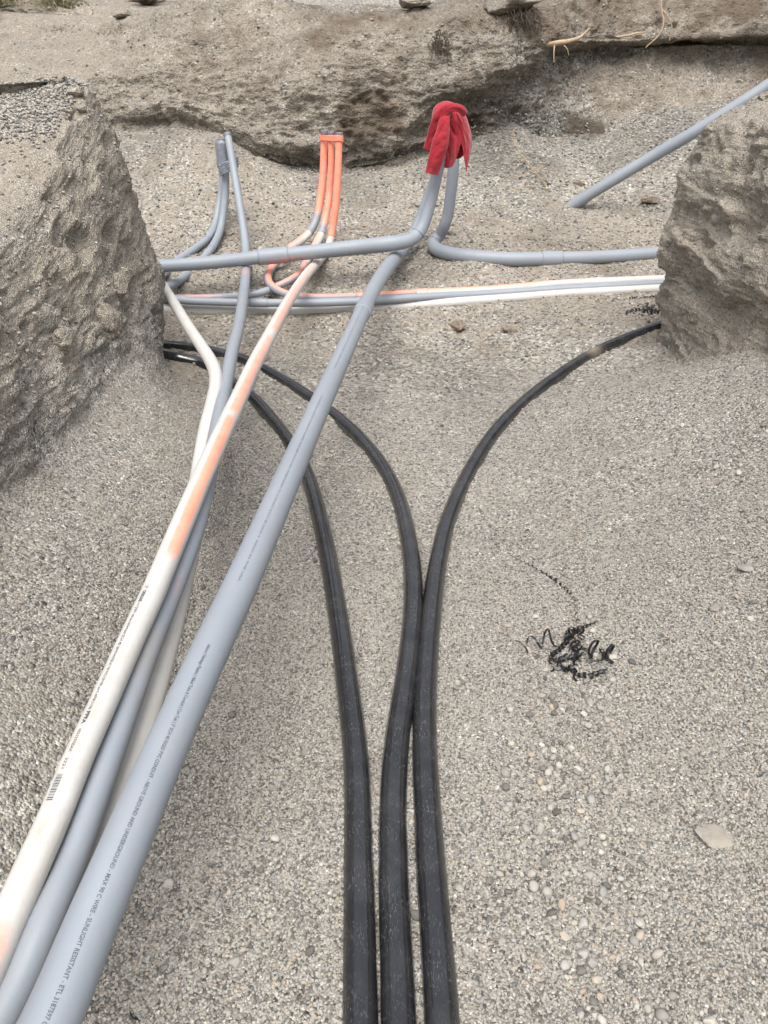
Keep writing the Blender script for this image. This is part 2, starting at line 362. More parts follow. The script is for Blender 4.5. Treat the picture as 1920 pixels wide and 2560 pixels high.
def roughen(P, amp, seed, ledge=0.0, f=2.0, outward=1.0, amp_top=.35, topmask=None, pits=1.0):
    N = grid_normals(P)*outward; x, y, z = P[..., 0], P[..., 1], P[..., 2]
    if amp < .06: topmask = .35+.65*sstep(.12, .48, z)
    d = amp*(.9*fbm(x, y, z, f, 3, seed)+.55*fbm(x, y, z, f*3.1, 3, seed+5, .6, True)+.30*fbm(x, y, z, f*9, 3, seed+9, .65, True))
    # pits and knocked-out lumps
    pit = fbm(x, y, z, f*2.2, 3, seed+31); d = d - pits*amp*1.5*sstep(.22, .42, pit)+pits*amp*.9*sstep(.25, .36, -pit)
    if pits < .5: d = d + amp*.2*fbm(x, y, z*2.2, 1.6, 4, seed+77, .6, True) + amp*.6*fbm(x*2.6, y, z*.6, 2.6, 4, seed+83, .6) + amp*.8*fbm(x, y, z, 4.0, 4, seed+91, .62, True)*sstep(-.1, .3, fbm(x, y, z, .9, 2, seed+95))
    d = d + amp*.16*fbm(x, y, z, f*26, 2, seed+13)
    steep0 = sstep(.35, .75, 1-np.abs(N[..., 2])); d = d + (.07*steep0*fbm(x, y, z*.5, .9, 2, seed+70) if ledge > .1 else 0)
    if ledge:
        ledge = ledge*steep0
        h = z*(3.6 if ledge.max() < .1 else 2.4)+1.4*fbm(x*.6, y*.6, z*.2, 1.3, 3, seed+20); sw = h-np.floor(h)
        msk = sstep(-.05 if amp > .06 else -.15, .35, fbm(x, y, z, 1.2, 3, seed+44))
        d = d + ledge*msk*(sw**2.2*(1-sstep(.93, 1.0, sw))-.25)
        h2 = z*9+x*.6+1.6*fbm(x*.7, y*.7, z*.4, 2.6, 3, seed+27); s2 = h2-np.floor(h2)
        d = d + .18*ledge*sstep(0, .4, fbm(x, y, z, 2.1, 2, seed+48))*(s2**2*(1-sstep(.9, 1.0, s2))-.2)
    steep = 1-np.abs(N[..., 2]); k = amp_top+(1-amp_top)*sstep(.15, .6, steep)
    if topmask is not None: k = k*topmask
    return P+N*(d*k)[..., None], N
def bank_rails(sec, prof, ridge, outer, foot):
    """sec: (x, y, nx, ny, H) down the path; prof: (offset, z or fraction)."""
    rails = []
    for o, zz, wdt in foot:
        rr = []
        for x, y, nx, ny, H in sec:
            fl = float(np.interp(y, [3.3, 4.0, 4.4], [1.0, .35, .0])) if abs(nx) > .75 else .0
            k_ = float(np.interp(y, [3.6, 4.35], [1.0, .2]))
            rr.append((x+nx*(o*k_+wdt*fl), y+ny*(o*k_+wdt*fl), zz))
        rails.append(rr)
    for o, zz in prof:
        rails.append([(x+nx*o, y+ny*o, (zz if zz <= .02 else zz*H)) for x, y, nx, ny, H in sec])
    rails.append([(x-nx*.22, y-ny*.22, H+(.02 if H < 1.4 or x > 0 else .0)) for x, y, nx, ny, H in sec])
    rails.append([(x-nx*.55, y-ny*.55, H+(.10 if H < 1.4 or x > 0 else -.01)) for x, y, nx, ny, H in sec])
    rails.append(ridge); rails.append(outer); return rails
q = math.sqrt(.5)
secL = [(-1.26, -2.5, 1, 0, .95), (-1.26, 0, 1, 0, .95), (-1.26, 1.4, 1, 0, .98), (-1.27, 2.5, 1, 0, 1.04), (-1.31, 3.3, 1, 0, 1.10), (-1.34, 3.95, 1, 0, 1.38),
        (-1.33, 4.40, .98, .2, 1.585), (-1.40, 4.62, q, q, 1.61), (-1.75, 4.75, .3, .95, 1.50), (-2.6, 4.85, 0, 1, 1.44), (-4.5, 4.9, 0, 1, 1.42), (-8, 4.9, 0, 1, 1.42)]
ridL = [(-2.9, -2.5, 1.3), (-2.9, 0, 1.3), (-2.9, 1.2, 1.3), (-2.9, 2.0, 1.32), (-2.85, 2.6, 1.36), (-2.8, 3.1, 1.42), (-2.75, 3.4, 1.47), (-2.75, 3.55, 1.49), (-2.85, 3.65, 1.5), (-3.4, 3.7, 1.5), (-5, 3.7, 1.52), (-8, 3.7, 1.55)]
outL = [(-8, -2.5, 1.6), (-8, -1.6, 1.6), (-8, -.8, 1.6), (-8, 0, 1.6), (-8, .6, 1.65), (-8, 1.2, 1.65), (-8, 1.7, 1.7), (-8, 2.1, 1.7), (-8, 2.4, 1.7), (-8, 2.7, 1.7), (-8, 3.0, 1.75), (-8, 3.3, 1.8)]
profL = [(.07, .40), (.01, .60), (-.05, .80), (-.13, .93)]
footL = [(.20, -.25, .66), (.18, .10, .40), (.15, .27, .16)]
PL = loft(bank_rails(secL, profL, ridL, outL, footL), 520, 380, wu=remap([0, .28, .36, .60, .68, 1], [0, .10, .30, .66, .80, 1]), wv=remap([0, .08, .66, .86, 1], [0, .08, .66, .82, 1]))
PLd, NL = roughen(PL, .048, 101, .03, 2.4, 1.0, .2, None, .6)
def check_out(N, P, ref):  # mean outward test
    return 1.0 if np.mean(np.sum(N*(np.array(ref)-P), -1)) > 0 else -1.0
if check_out(NL[60:160, 120:300], PL[60:160, 120:300], (0, 2, 1.5)) < 0:
    PLd, NL = roughen(PL, .048, 101, .03, 2.4, -1.0, .2, None, .6)
def bank_attrs(P, seed, top_gravel=True, steepN=None):
    x, y, z = P[..., 0], P[..., 1], P[..., 2]
    up = np.abs(steepN[..., 2])
    s = .88+.30*fbm(x, y, z, 1.8, 3, seed)-.75*sstep(.62, .9, up)*sstep(1.33, 1.44, z)-.65*(1-sstep(.25, .85, z))
    return s
silL = bank_attrs(PLd, 7, True, NL)
dmpL = -.12+.2*sstep(.15, .5, fbm(PLd[..., 0], PLd[..., 1], PLd[..., 2], 1.5, 3, 8))+.15*(1-sstep(.3, 1.1, PLd[..., 2]))
bank_l = grid_mesh("earth_bank", PLd, M_BANK, attrs={'silt': silL, 'damp_dark': dmpL, 'topsoil': 0*silL, 'far': 0*silL+.2}); tag(bank_l, kind='structure')
secR = [(1.80, -2.5, -1, 0, 1.45), (1.80, 0, -1, 0, 1.45), (1.80, 1.6, -1, 0, 1.45), (1.80, 2.7, -1, 0, 1.46), (1.78, 3.4, -1, 0, 1.48), (1.74, 4.0, -1, 0, 1.50),
        (1.70, 4.4, -1, .1, 1.50), (1.72, 4.68, -q, q, 1.48), (1.95, 4.85, -.2, .98, 1.50), (2.7, 4.95, 0, 1, 1.55), (4.5, 5.0, 0, 1, 1.6), (8, 5.0, 0, 1, 1.7)]
ridR = [(3.0, -2.5, 1.6), (3.0, 0, 1.6), (3.0, 1.2, 1.6), (3.0, 2.1, 1.6), (3.0, 2.8, 1.6), (3.0, 3.2, 1.6), (3.0, 3.5, 1.6), (3.0, 3.7, 1.6), (3.1, 3.8, 1.62), (3.6, 3.85, 1.65), (5, 3.9, 1.7), (8, 3.9, 1.75)]
outR = [(8, a[1], 1.75) for a in outL]
profR = [(.06, .34), (.03, .42), (.075, .495), (.09, .57), (.045, .66), (.055, .78), (.0, .87), (-.05, .95)]
footR = [(.06, -.25, .85), (.07, .16, .42), (.07, .32, .12)]
PR = loft(bank_rails(secR, profR, ridR, outR, footR), 430, 370, wu=remap([0, .2, .72, .8, 1], [0, .24, .66, .78, 1]), wv=remap([0, .05, .72, .88, 1], [0, .07, .74, .85, 1]))
PRd, NR = roughen(PR, .040, 201, .025, 2.6, 1.0, .5, None, .65)
if check_out(NR[60:160, 120:260], PR[60:160, 120:260], (0, 2, 1.5)) < 0: PRd, NR = roughen(PR, .040, 201, .025, 2.6, -1.0, .5, None, .65)
silR = .85+.25*fbm(PRd[..., 0], PRd[..., 1], PRd[..., 2], 1.8, 3, 19)-.25*(1-sstep(.2, .5, PRd[..., 2]))
darkR = -.05+.18*(1-sstep(.45, .75, PRd[..., 2]))+.1*fbm(PRd[..., 0], PRd[..., 1], PRd[..., 2], 2, 3, 9)  # darker towards the foot
bank_r = grid_mesh("earth_bank", PRd, M_BANK, attrs={'silt': silR, 'damp_dark': darkR, 'topsoil': 0*silR, 'far': 0*silR+.2}); tag(bank_r, kind='structure')
# far bank and the slope above it
XC = [-14, -8, -5.2, -3.7, -2.8, -1.9, -1.3, -.6, 0, .6, 1.25, 1.7, 2.3, 3.1, 4.2, 8, 14]
def col(y_rows): return y_rows
crest = dict(zip(XC, [75, 72, 62, 62, 50, 5, -2, 42, 36, 22, -4, -20, -40, -60, -80, -90, -90]))
FR = {  # per column: rails as (y, row) pairs ; first uses z
 -14: [(8.6, 380), (8.9, 330), (9.2, 285), (9.8, 245), (10.3, 205), (11.3, 160), (12.2, 118)],
 -8:  [(8.6, 380), (8.9, 330), (9.2, 285), (9.8, 245), (10.3, 205), (11.3, 160), (12.2, 118)],
 -5.2:[(8.5, 390), (8.7, 330), (8.9, 270), (9.3, 212), (10.2, 196), (11.2, 150), (12.2, 105)],
 -3.7:[(8.3, 400), (8.5, 340), (8.62, 255), (8.75, 192), (9.8, 174), (10.8, 140), (11.6, 95)],
 -2.8:[(8.3, 400), (8.5, 330), (8.52, 285), (8.6, 225), (8.8, 172), (9.5, 130), (10.0, 85)],
 -1.9:[(8.3, 400), (8.48, 315), (8.42, 278), (8.5, 225), (8.65, 160), (8.85, 105), (9.1, 50)],
 -1.3:[(8.35, 430), (8.46, 385), (8.37, 330), (8.45, 250), (8.6, 170), (8.9, 100), (9.2, 40)],
 -.6: [(8.35, 450), (8.50, 420), (8.33, 350), (8.38, 255), (8.5, 180), (8.7, 115), (8.9, 70)],
 0:   [(8.35, 450), (8.48, 400), (8.36, 330), (8.42, 250), (8.5, 180), (8.65, 115), (8.8, 66)],
 .6:  [(8.4, 440), (8.7, 350), (8.60, 265), (8.35, 225), (8.5, 165), (8.6, 105), (8.75, 56)],
 1.25:[(8.4, 430), (8.8, 350), (8.85, 260), (8.75, 190), (8.5, 160), (8.55, 100), (8.7, 35)],
 1.7: [(8.4, 430), (8.9, 350), (9.1, 260), (9.2, 185), (9.2, 125), (8.9, 95), (9.0, 40)],
 2.3: [(8.4, 430), (8.9, 350), (9.2, 270), (9.4, 185), (9.5, 120), (9.25, 98), (9.4, 25)],
 3.1: [(8.4, 430), (8.9, 350), (9.2, 270), (9.5, 175), (9.6, 110), (9.4, 88), (9.6, 10)],
 4.2: [(8.4, 430), (8.9, 350), (9.2, 270), (9.5, 175), (9.6, 110), (9.4, 80), (9.6, 0)],
 8:   [(8.4, 430), (8.9, 350), (9.2, 270), (9.5, 175), (9.6, 110), (9.4, 75), (9.6, -10)],
 14:  [(8.4, 430), (8.9, 350), (9.2, 270), (9.5, 175), (9.6, 110), (9.4, 75), (9.6, -10)]}
rails = [[(x, 7.9, .25) for x in XC]]
for k in range(7): rails.append([(x, FR[x][k][0], z_at(FR[x][k][1], FR[x][k][0])) for x in XC])
cy = {x: FR[x][6][0]+.3 for x in XC}
rails.append([(x, cy[x], z_at(crest[x], cy[x])) for x in XC])
rails.append([(x, cy[x]+.5, z_at(crest[x], cy[x])+.02) for x in XC])
rails.append([(x, 13.0, max(z_at(crest[x], cy[x])+.22, z_at(22, 13.0)) + (.5 if x > 1 else 0)) for x in XC])
PF = loft(rails, 900, 400, wu=remap([0, .1, .9, 1], [0, .26, .74, 1]), wv=remap([0, .06, .85, 1], [0, .1, .84, 1]))
tmF = .35+.65*np.maximum(sstep(1.1, 1.35, PF[..., 2]), sstep(-1.5, -1.1, PF[..., 0]))
PFd, NF = roughen(PF, .095, 301, .15, 1.2, 1.0, .5, tmF, .4)
if check_out(NF[80:250, 300:600], PF[80:250, 300:600], (0, 2, 1.5)) < 0: PFd, NF = roughen(PF, .095, 301, .15, 1.2, -1.0, .5, tmF, .4)
x, y, z = PFd[..., 0], PFd[..., 1], PFd[..., 2]
silF = .95+.25*fbm(x, y, z, 1.2, 3, 5)-.5*sstep(.6, 1.3, x)*(1-sstep(1.75, 2.2, z+.25*fbm(x, y, z, 1, 2, 6)))*(1-.9*sstep(1.7, 2.5, x))-.5*sstep(9.3, 9.8, y)*sstep(-2.2, -1.4, x)-.25*(1-sstep(1.0, 1.5, z))
tz = 1.98+.06*x
topF = .95*sstep(-1.9, .2, x)*sstep(tz-.12, tz+.12, z+.12*fbm(x, y, z, 1.4, 3, 60))*(1-sstep(tz+.42, tz+.62, z))
topF = np.maximum(topF, .36*sstep(1.15, 1.5, z)*sstep(-2.6, -1.6, x)+.22*sstep(1.3, 1.6, z)); topF = np.maximum(topF*(.72+.4*fbm(x, y, z, 2.2, 2, 61)), .8*sstep(.05, .4, fbm(x, y, z, .9, 3, 63))*(z > 1.2))
darkF = .38+.62*sstep(.2, .9, x+.2*fbm(x, y, z, 2, 2, 64))*(1-sstep(1.42, 1.72, z+.18*(x-1)+.15*fbm(x, y, z, 1.1, 3, 65)))*(1-sstep(2.1, 3.0, x))  # evenly darkened brown bank, with a darker gravel wedge at the right
darkF = darkF+.35*(1-sstep(.95, 1.25, z))*(x < 1)  # darker again low down, left of the wedge
bank_f = grid_mesh("earth_bank", PFd, M_FAR, attrs={'silt': silF, 'damp_dark': darkF, 'topsoil': topF}); tag(bank_f, kind='structure')
# hillside beyond
hx = np.concatenate([np.linspace(-150, -16, 26), np.linspace(-15, 15, 240), np.linspace(16, 150, 26)])
hy = np.concatenate([np.linspace(11.5, 22, 120), np.linspace(22.5, 150, 60)])
HX, HY = np.meshgrid(hx, hy, indexing='xy')
base = np.interp(HY, [11.5, 12.5, 16, 24, 60, 150], [z_at(30, 11.5), z_at(14, 12.5), z_at(-40, 16), z_at(-220, 24), 24, 55])
HZ = base-.10+.32*sstep(1.0, 2.2, HX)+.22*fbm(HX, HY, 0*HX, .35, 4, 81)+.05*fbm(HX, HY, 0*HX, 1.6, 4, 82)+.015*fbm(HX, HY, 0*HX, 7, 3, 83, billow=True)
HZ = HZ-.25*(1-sstep(11.5, 12.6, HY))
roadm = sstep(-3.6, -2.6, HX)*(1-sstep(1.2, 2.0, HX))
hill = grid_mesh("hillside", np.stack([HX, HY, HZ], -1), M_FAR, attrs={'silt': .75-.75*roadm, 'damp_dark': .35-.3*roadm, 'topsoil': .62*(1-roadm)*sstep(-.2, .3, fbm(HX, HY, 0*HX, .7, 3, 90))})
tag(hill, kind='structure')
# ------------------------------------------------------------------ pipes
def place(c):
    """c = (px, py, mode, val, width_px): z = height, y = forward distance, g = resting on the ground (val radii above it)"""
    px, py, mode, val, w = c[:5]; d = ray(px, py)
    if mode == 'z': t = (val-CAM_H)/d[2]
    elif mode == 'y': t = val/d[1]
    elif mode == 't': t = val
    else:
        t = 1.0; step = .004
        while t < 14:
            p = d*t; r = w*t/(2*F_PX) if w > 1 else w
            if CAM_H+p[2] <= (gz(p[0], p[1]) if mode == 'v' else Gs(p[0], p[1]))+val*r: break
            t += step
    r = w*t/(2*F_PX) if w > 1 else w
    return [d[0]*t, d[1]*t, CAM_H+d[2]*t, r, py]
def frames(C):
    T = np.gradient(C, axis=0); T /= np.linalg.norm(T, axis=1)[:, None]
    U = np.zeros_like(T); u = np.array([0, 0, 1.0])
    if abs(T[0, 2]) > .9: u = np.array([0, -1.0, 0])
    for i in range(len(T)):
        u = u-T[i]*np.dot(u, T[i]); u /= np.linalg.norm(u); U[i] = u
    return T, U, np.cross(T, U)
class Path:
    def __init__(s, ctrl, n=260):
        P = np.array([place(c) for c in ctrl]); s.ctrl = P
        D = crom(P, n_per=16); D = resample(D, n)
        # smooth the radius a little
        D[:, 3] = np.convolve(np.pad(D[:, 3], 9, mode='edge'), np.ones(19)/19, 'valid')
        s.C = D[:, :3]; s.r = D[:, 3]; s.py = D[:, 4]
        s.L = np.concatenate([[0], np.cumsum(np.linalg.norm(np.diff(s.C, axis=0), axis=1))])
        s.T, s.U, s.V = frames(s.C)
    def at(s, px, py):       # arclength of the point that projects nearest to (px, py)
        q_ = s.C-np.array([0, 0, CAM_H]); dep = q_[:, 1]*CP-q_[:, 2]*SP; up = q_[:, 1]*SP+q_[:, 2]*CP
        X = 960+F_PX*q_[:, 0]/dep; Y = 1280-F_PX*up/dep
        return s.L[np.argmin((X-px)**2+(Y-py)**2)]
    def samp(s, L):
        f = lambda A: np.stack([np.interp(L, s.L, A[:, i]) for i in range(A.shape[1])], -1)
        C = f(s.C); T = f(s.T); T /= np.linalg.norm(T, axis=-1, keepdims=True)
        U = f(s.U); U -= T*np.sum(U*T, -1, keepdims=True); U /= np.linalg.norm(U, axis=-1, keepdims=True)
        return C, U, np.cross(T, U), np.interp(L, s.L, s.r), np.interp(L, s.L, s.py)
    def tube(s, name, mat, parent, L0, L1, grow=0.0, segs=28, step=.02, paint=None, dirt=None, cap=True, lip=False):
        n = max(4, int((L1-L0)/step)+2); L = np.linspace(L0, L1, n)
        C, U, V, r, py = s.samp(L); r = r+grow
        ph = np.linspace(0, 2*np.pi, segs, endpoint=False)
        if lip:   # rounded edges of a bell or collar
            L = np.concatenate([[L0], L, [L1]]); C, U, V, r, py = s.samp(L); r = r+grow; r[0] -= grow*.96; r[-1] -= grow*.96; n += 2
        ring = U[:, None]*np.cos(ph)[None, :, None]+V[:, None]*np.sin(ph)[None, :, None]
        P = C[:, None]+ring*r[:, None, None]
        ph2 = np.linspace(0, 2*np.pi, segs+1)
        uv = np.stack(np.broadcast_arrays(L[:, None]+0*ph2, ph2[None]*r.mean()), -1)
        PY = np.broadcast_to(py[:, None], P.shape[:2]); PH = np.broadcast_to(((ph+np.pi) % (2*np.pi)-np.pi)[None], P.shape[:2])
        at = {'paint': paint(PY, PH, P) if paint else np.zeros(P.shape[:2]), 'dirt': dirt(PY, PH, P) if dirt else np.zeros(P.shape[:2])}
        return grid_mesh(name, P, mat, parent, wrap=True, attrs=at, uv=uv, cap=cap)
def base_of(path): return Vector(path.C[len(path.C)//2]) * 1.0
def make_pipe(name, label, cat, group, ctrl, mat, joints=(), n=260, paint=None, dirt=None, part='pipe_section', segs=28, step=.02, collars=(), parts=None):
    """joints: (px, py, length, grow) couplings sitting over a break between two sections."""
    p = Path(ctrl, n); root = empty(name, base_of(p), label, cat, group); p.root = root
    cuts = [0]+[p.at(j[0], j[1]) for j in joints]+[p.L[-1]]; order = sorted(cuts)
    for i in range(len(order)-1):
        nm = parts[i] if parts else part
        p.tube(nm, mat, root, order[i]+(.0006 if i else 0), order[i+1], 0, segs, step, paint, dirt)
    for (px, py, ln, gr) in joints:
        a = p.at(px, py); p.tube('coupling', mat, root, a-ln/2, a+ln/2, gr, segs, .01, paint, dirt, cap=False, lip=True)
    return p
def wn_(x, y): return noise(np.asarray(x), np.asarray(y), 0*np.asarray(x), 5)
bands = {}
RUN = 'pipes running across the trench'; 
# --- black pipes
R_B = .034
bl = [(375, 886, 'v', 1.2, R_B), (434, 893, 'v', 1.2, R_B), (466, 899, 'v', 1.2, R_B), (497, 908, 'v', 1.1, R_B), (530, 924, 'v', 1.0, R_B), (560, 945, 'v', .9, R_B), (625, 990, 'v', .8, R_B), (706, 1082, 'g', .8, R_B), (764, 1180, 'g', .7, R_B), (810, 1342, 'g', .72, R_B),
      (845, 1539, 'g', .72, R_B), (872, 1740, 'g', .72, R_B), (890, 1900, 'g', .72, R_B), (897, 2200, 'g', .75, R_B), (901, 2560, 'g', .75, R_B), (905, 3100, 'z', .05, R_B)]
bm = [(360, 860, 'v', 1.2, R_B), (428, 865, 'v', 1.2, R_B), (464, 868, 'v', 1.1, R_B), (500, 873, 'v', 1.0, R_B), (550, 883, 'v', .9, R_B), (602, 897, 'v', .8, R_B), (694, 943, 'g', .6, R_B), (810, 1018, 'g', .75, R_B), (914, 1111, 'g', .8, R_B), (983, 1215, 'g', .7, R_B),
      (1024, 1365, 'g', .72, R_B), (1033, 1504, 'g', .72, R_B), (1018, 1678, 'g', .75, R_B), (993, 1850, 'g', .8, R_B), (983, 2000, 'g', .8, R_B), (984, 2200, 'g', .8, R_B), (997, 2560, 'g', .8, R_B), (1005, 3100, 'z', .06, R_B)]
br = [(1740, 788, 'v', .7, R_B), (1645, 818, 'v', .6, R_B), (1505, 873, 'v', .5, R_B), (1366, 960, 'v', .55, R_B), (1250, 1065, 'v', .6, R_B), (1180, 1168, 'g', .7, R_B), (1122, 1296, 'g', .7, R_B), (1094, 1412, 'g', .72, R_B),
      (1076, 1562, 'g', .72, R_B), (1063, 1736, 'g', .72, R_B), (1062, 1880, 'g', .72, R_B), (1076, 2150, 'g', .75, R_B), (1105, 2560, 'g', .75, R_B), (1120, 3100, 'z', .05, R_B)]
def dirt_r(PY, PH, P):
    return .85*np.exp(-((PY-886)/8.0)**2)*(.6+.4*np.cos(PH)) + .25*sstep(880, 1100, PY)*0
GB = 'black pipes on the trench floor'
BP = []
BP.append(make_pipe('black_pipe', 'leftmost of the three black pipes at the bottom edge, ending lower at the left bank', 'pipe', GB, bl, M_BLACK, n=420, part='pipe'))
BP.append(make_pipe('black_pipe', 'middle black pipe, bending left under the big grey conduit toward the left bank', 'pipe', GB, bm, M_BLACK, n=420, part='pipe'))
BP.append(make_pipe('black_pipe', 'rightmost black pipe curving to the right bank, a muddy patch near its end', 'pipe', GB, br, M_BLACK, n=420, part='pipe', dirt=dirt_r))
# --- big grey conduit
big_c = [(40, 2720, 'z', .30, 162), (124, 2560, 'z', .31, 150), (232, 2301, 'z', .34, 133), (296, 2151, 'z', .36, 125), (402, 1902, 'z', .385, 110), (522, 1633, 'z', .41, 97), (596, 1475, 'z', .42, 88), (667, 1316, 'z', .43, 77), (736, 1158, 'z', .44, 66),
         (806, 1000, 'z', .455, 54), (865, 870, 'z', .46, 45.5), (909, 774, 'z', .47, 39), (944, 706, 'z', .49, 37), (980, 655, 'z', .50, 35), (1010, 620, 'z', .515, 33), (1040, 575, 'y', 6.45, 30), (1066, 510, 'y', 6.5, 29), (1090, 440, 'y', 6.5, 28), (1104, 370, 'y', 6.5, 27), (1110, 300, 'y', 6.5, 27)]
G3 = 'grey conduits standing up under the red jacket'
BIG = make_pipe('grey_conduit', 'thickest grey conduit, printed with lettering, running up from the bottom left corner', 'conduit', G3, big_c, M_GREY, joints=[(909, 774, .16, .0065)], n=420, segs=40,
                paint=lambda PY, PH, P: .4*np.exp(-((PY-752)/22.0)**2)*np.exp(-((P[..., 0]-P[..., 0].mean()-.3)/.5)**2)*(PH < -.6)*(PH > -2.2))
# --- crossing conduit
crs = [(290, 676, 'z', .50, 30.5), (392, 666, 'z', .50, 31), (520, 657, 'z', .51, 31.5), (660, 642, 'z', .53, 33), (780, 630, 'z', .56, 35), (893, 618, 'z', .59, 37), (975, 609, 'z', .62, 37.5), (1015, 602, 'y', 5.80, 36.5), (1038, 591, 'y', 5.84, 34.5), (1054, 570, 'y', 5.87, 32), (1066, 540, 'y', 5.89, 30), (1077, 504, 'y', 5.90, 29), (1086, 466, 'y', 5.90, 28.5), (1098, 410, 'y', 5.90, 28), (1108, 350, 'y', 5.90, 27), (1112, 290, 'y', 5.90, 27)]
CRS = make_pipe('grey_conduit', 'grey conduit crossing from the left bank over the other pipes, bending up under the jacket', 'conduit', G3, crs, M_GREY, joints=[(683, 640, .22, .008), (1050, 583, .02, .003)], n=360, segs=36,
                paint=lambda PY, PH, P: .4*np.exp(-((PY-635)/9.0)**2)*np.exp(-((P[..., 0]+.75)/.28)**2)*(np.abs(PH) > 1.6))
# --- right conduit
rgt = [(1850, 618, 'g', 1.0, 30), (1674, 631, 'g', 1.0, 31), (1560, 640, 'g', .95, 32), (1460, 645, 'g', .95, 33), (1385, 647, 'g', .95, 34), (1275, 648, 'g', 1.0, 35), (1180, 642, 'g', 1.05, 35.5), (1115, 632, 'g', 1.15, 34), (1086, 618, 'g', 1.3, 33), (1084, 604, 'g', 1.9, 31), (1099, 588, 'g', 3.0, 29), (1112, 562, 'y', 6.40, 28), (1119, 540, 'y', 6.40, 28), (1125, 499, 'y', 6.40, 28), (1130, 457, 'y', 6.40, 28), (1134, 410, 'y', 6.40, 28), (1137, 360, 'y', 6.40, 27), (1136, 300, 'y', 6.40, 27)]
make_pipe('grey_conduit', 'grey conduit from the right bank, bending up under the right side of the jacket', 'conduit', G3, rgt, M_GREY, joints=[(1378, 647, .16, .0065), (1089, 601, .02, .003)], n=360, segs=36)
# --- leaning conduit at the right
lean = [(1340, 560, 'y', 7.42, 27), (1390, 537, 'y', 7.38, 27), (1500, 470, 'y', 7.25, 28), (1620, 398, 'y', 7.15, 29), (1740, 328, 'y', 7.0, 30), (1850, 260, 'y', 6.9, 31), (1930, 208, 'y', 6.85, 32), (2080, 110, 'y', 6.7, 31)]
make_pipe('grey_conduit', 'grey conduit leaning diagonally behind the right bank with its foot sunk in gravel', 'conduit', None, lean, M_GREY, n=160, part='pipe')
# --- white pipe with orange paint, becomes the right orange riser
def paint_o3(PY, PH, P):
    w = .5+.5*noise(PY/60, 0*PY, 0*PY, 3)
    side = np.clip(1.25*np.exp(-((PH-.62-.16*noise(PY/130, 0*PY, 0*PY, 8))/(.50+.10*w))**4), 0, 1)
    long = sstep(1430, 1385, PY)*sstep(640, 700, PY)
    breaks = 1-.9*np.exp(-((PY-845)/9.0)**2)-.7*np.exp(-((PY-1050)/7.0)**2)
    blob = np.exp(-((PY-2400)/85.0)**2)*np.exp(-((PH-.15)/.75)**2)
    riser = sstep(620, 560, PY)
    fade = np.where(PY > 640, np.interp(PY, [640, 760, 900, 1100, 1400], [.45, .55, .72, .9, .95]), 1)
    return np.clip(long*side*breaks*fade+blob+riser*(.95-.35*(np.abs(PH) > 2.0)*sstep(480, 560, PY)), 0, 1.1)
def dirt_w(PY, PH, P): return .55*sstep(1400, 1800, PY)*(.35+.65*np.exp(-((PH-.1)/.35)**2)+.5*np.exp(-((PH+1.2)/.4)**2))
o3 = [(-60, 2490, 'z', .24, 100), (21, 2301, 'z', .27, 93), (87, 2151, 'z', .31, 86), (131, 2053, 'z', .33, 81), (193, 1902, 'z', .365, 75), (261, 1751, 'z', .395, 69.5), (328, 1601, 'z', .42, 65), (384, 1480, 'z', .445, 61), (407, 1425, 'z', .45, 59), (453, 1316, 'z', .465, 56), (507, 1190, 'z', .48, 51),
      (565, 1063, 'z', .49, 45.5), (595, 1000, 'z', .495, 42.5), (634, 915, 'z', .50, 38), (675, 838, 'z', .50, 33.5), (696, 799, 'z', .49, 31), (717, 761, 'z', .47, 28.5), (744, 718, 'z', .45, 26), (772, 680, 'z', .45, 24), (800, 648, 'z', .47, 22), (822, 612, 'y', 6.5, 19.5), (833, 560, 'y', 6.55, 18.5), (839, 517, 'y', 6.55, 18.2), (843, 469, 'y', 6.55, 18), (846, 396, 'y', 6.55, 18), (848, 331, 'y', 6.55, 18)]
M_PIPES = {}
OR = 'orange painted risers taped side by side'
O3 = Path(o3, 420); root = empty('white_pipe', base_of(O3), 'long white pipe striped with orange spray paint, ending as the rightmost orange riser', 'pipe', OR)
c1 = O3.at(830, 590)
O3.tube('pipe_section', M_WHITE, root, 0, c1, 0, 44, .012, paint_o3, dirt_w)
O3.tube('riser', M_GREY, root, c1, O3.L[-1], 0, 28, .012, lambda PY, PH, P: np.clip(.95-.75*sstep(470, 560, PY)*(PH < -1.4)-.6*sstep(350, 335, PY)*(.5+.5*noise(P[..., 0]*60, P[..., 2]*60, 0*PY)), 0, 1), None)
O3.root = root
def riser_caps(path, name='cap', mat=None, rscale=1.04, h=.03):
    path.tube(name, mat or M_CAP, path.root, path.L[-1]-h, path.L[-1]+.0, path.r[-1]*(rscale-1), 24, .01, cap=True)
riser_caps(O3)
def paint_riser(lo, hi):
    return lambda PY, PH, P: np.clip(sstep(hi, lo, PY)*1.05-.35*sstep(345, 333, PY)*(.5+.5*noise(P[..., 0]*70, P[..., 2]*70, 0*PY)), 0, 1)
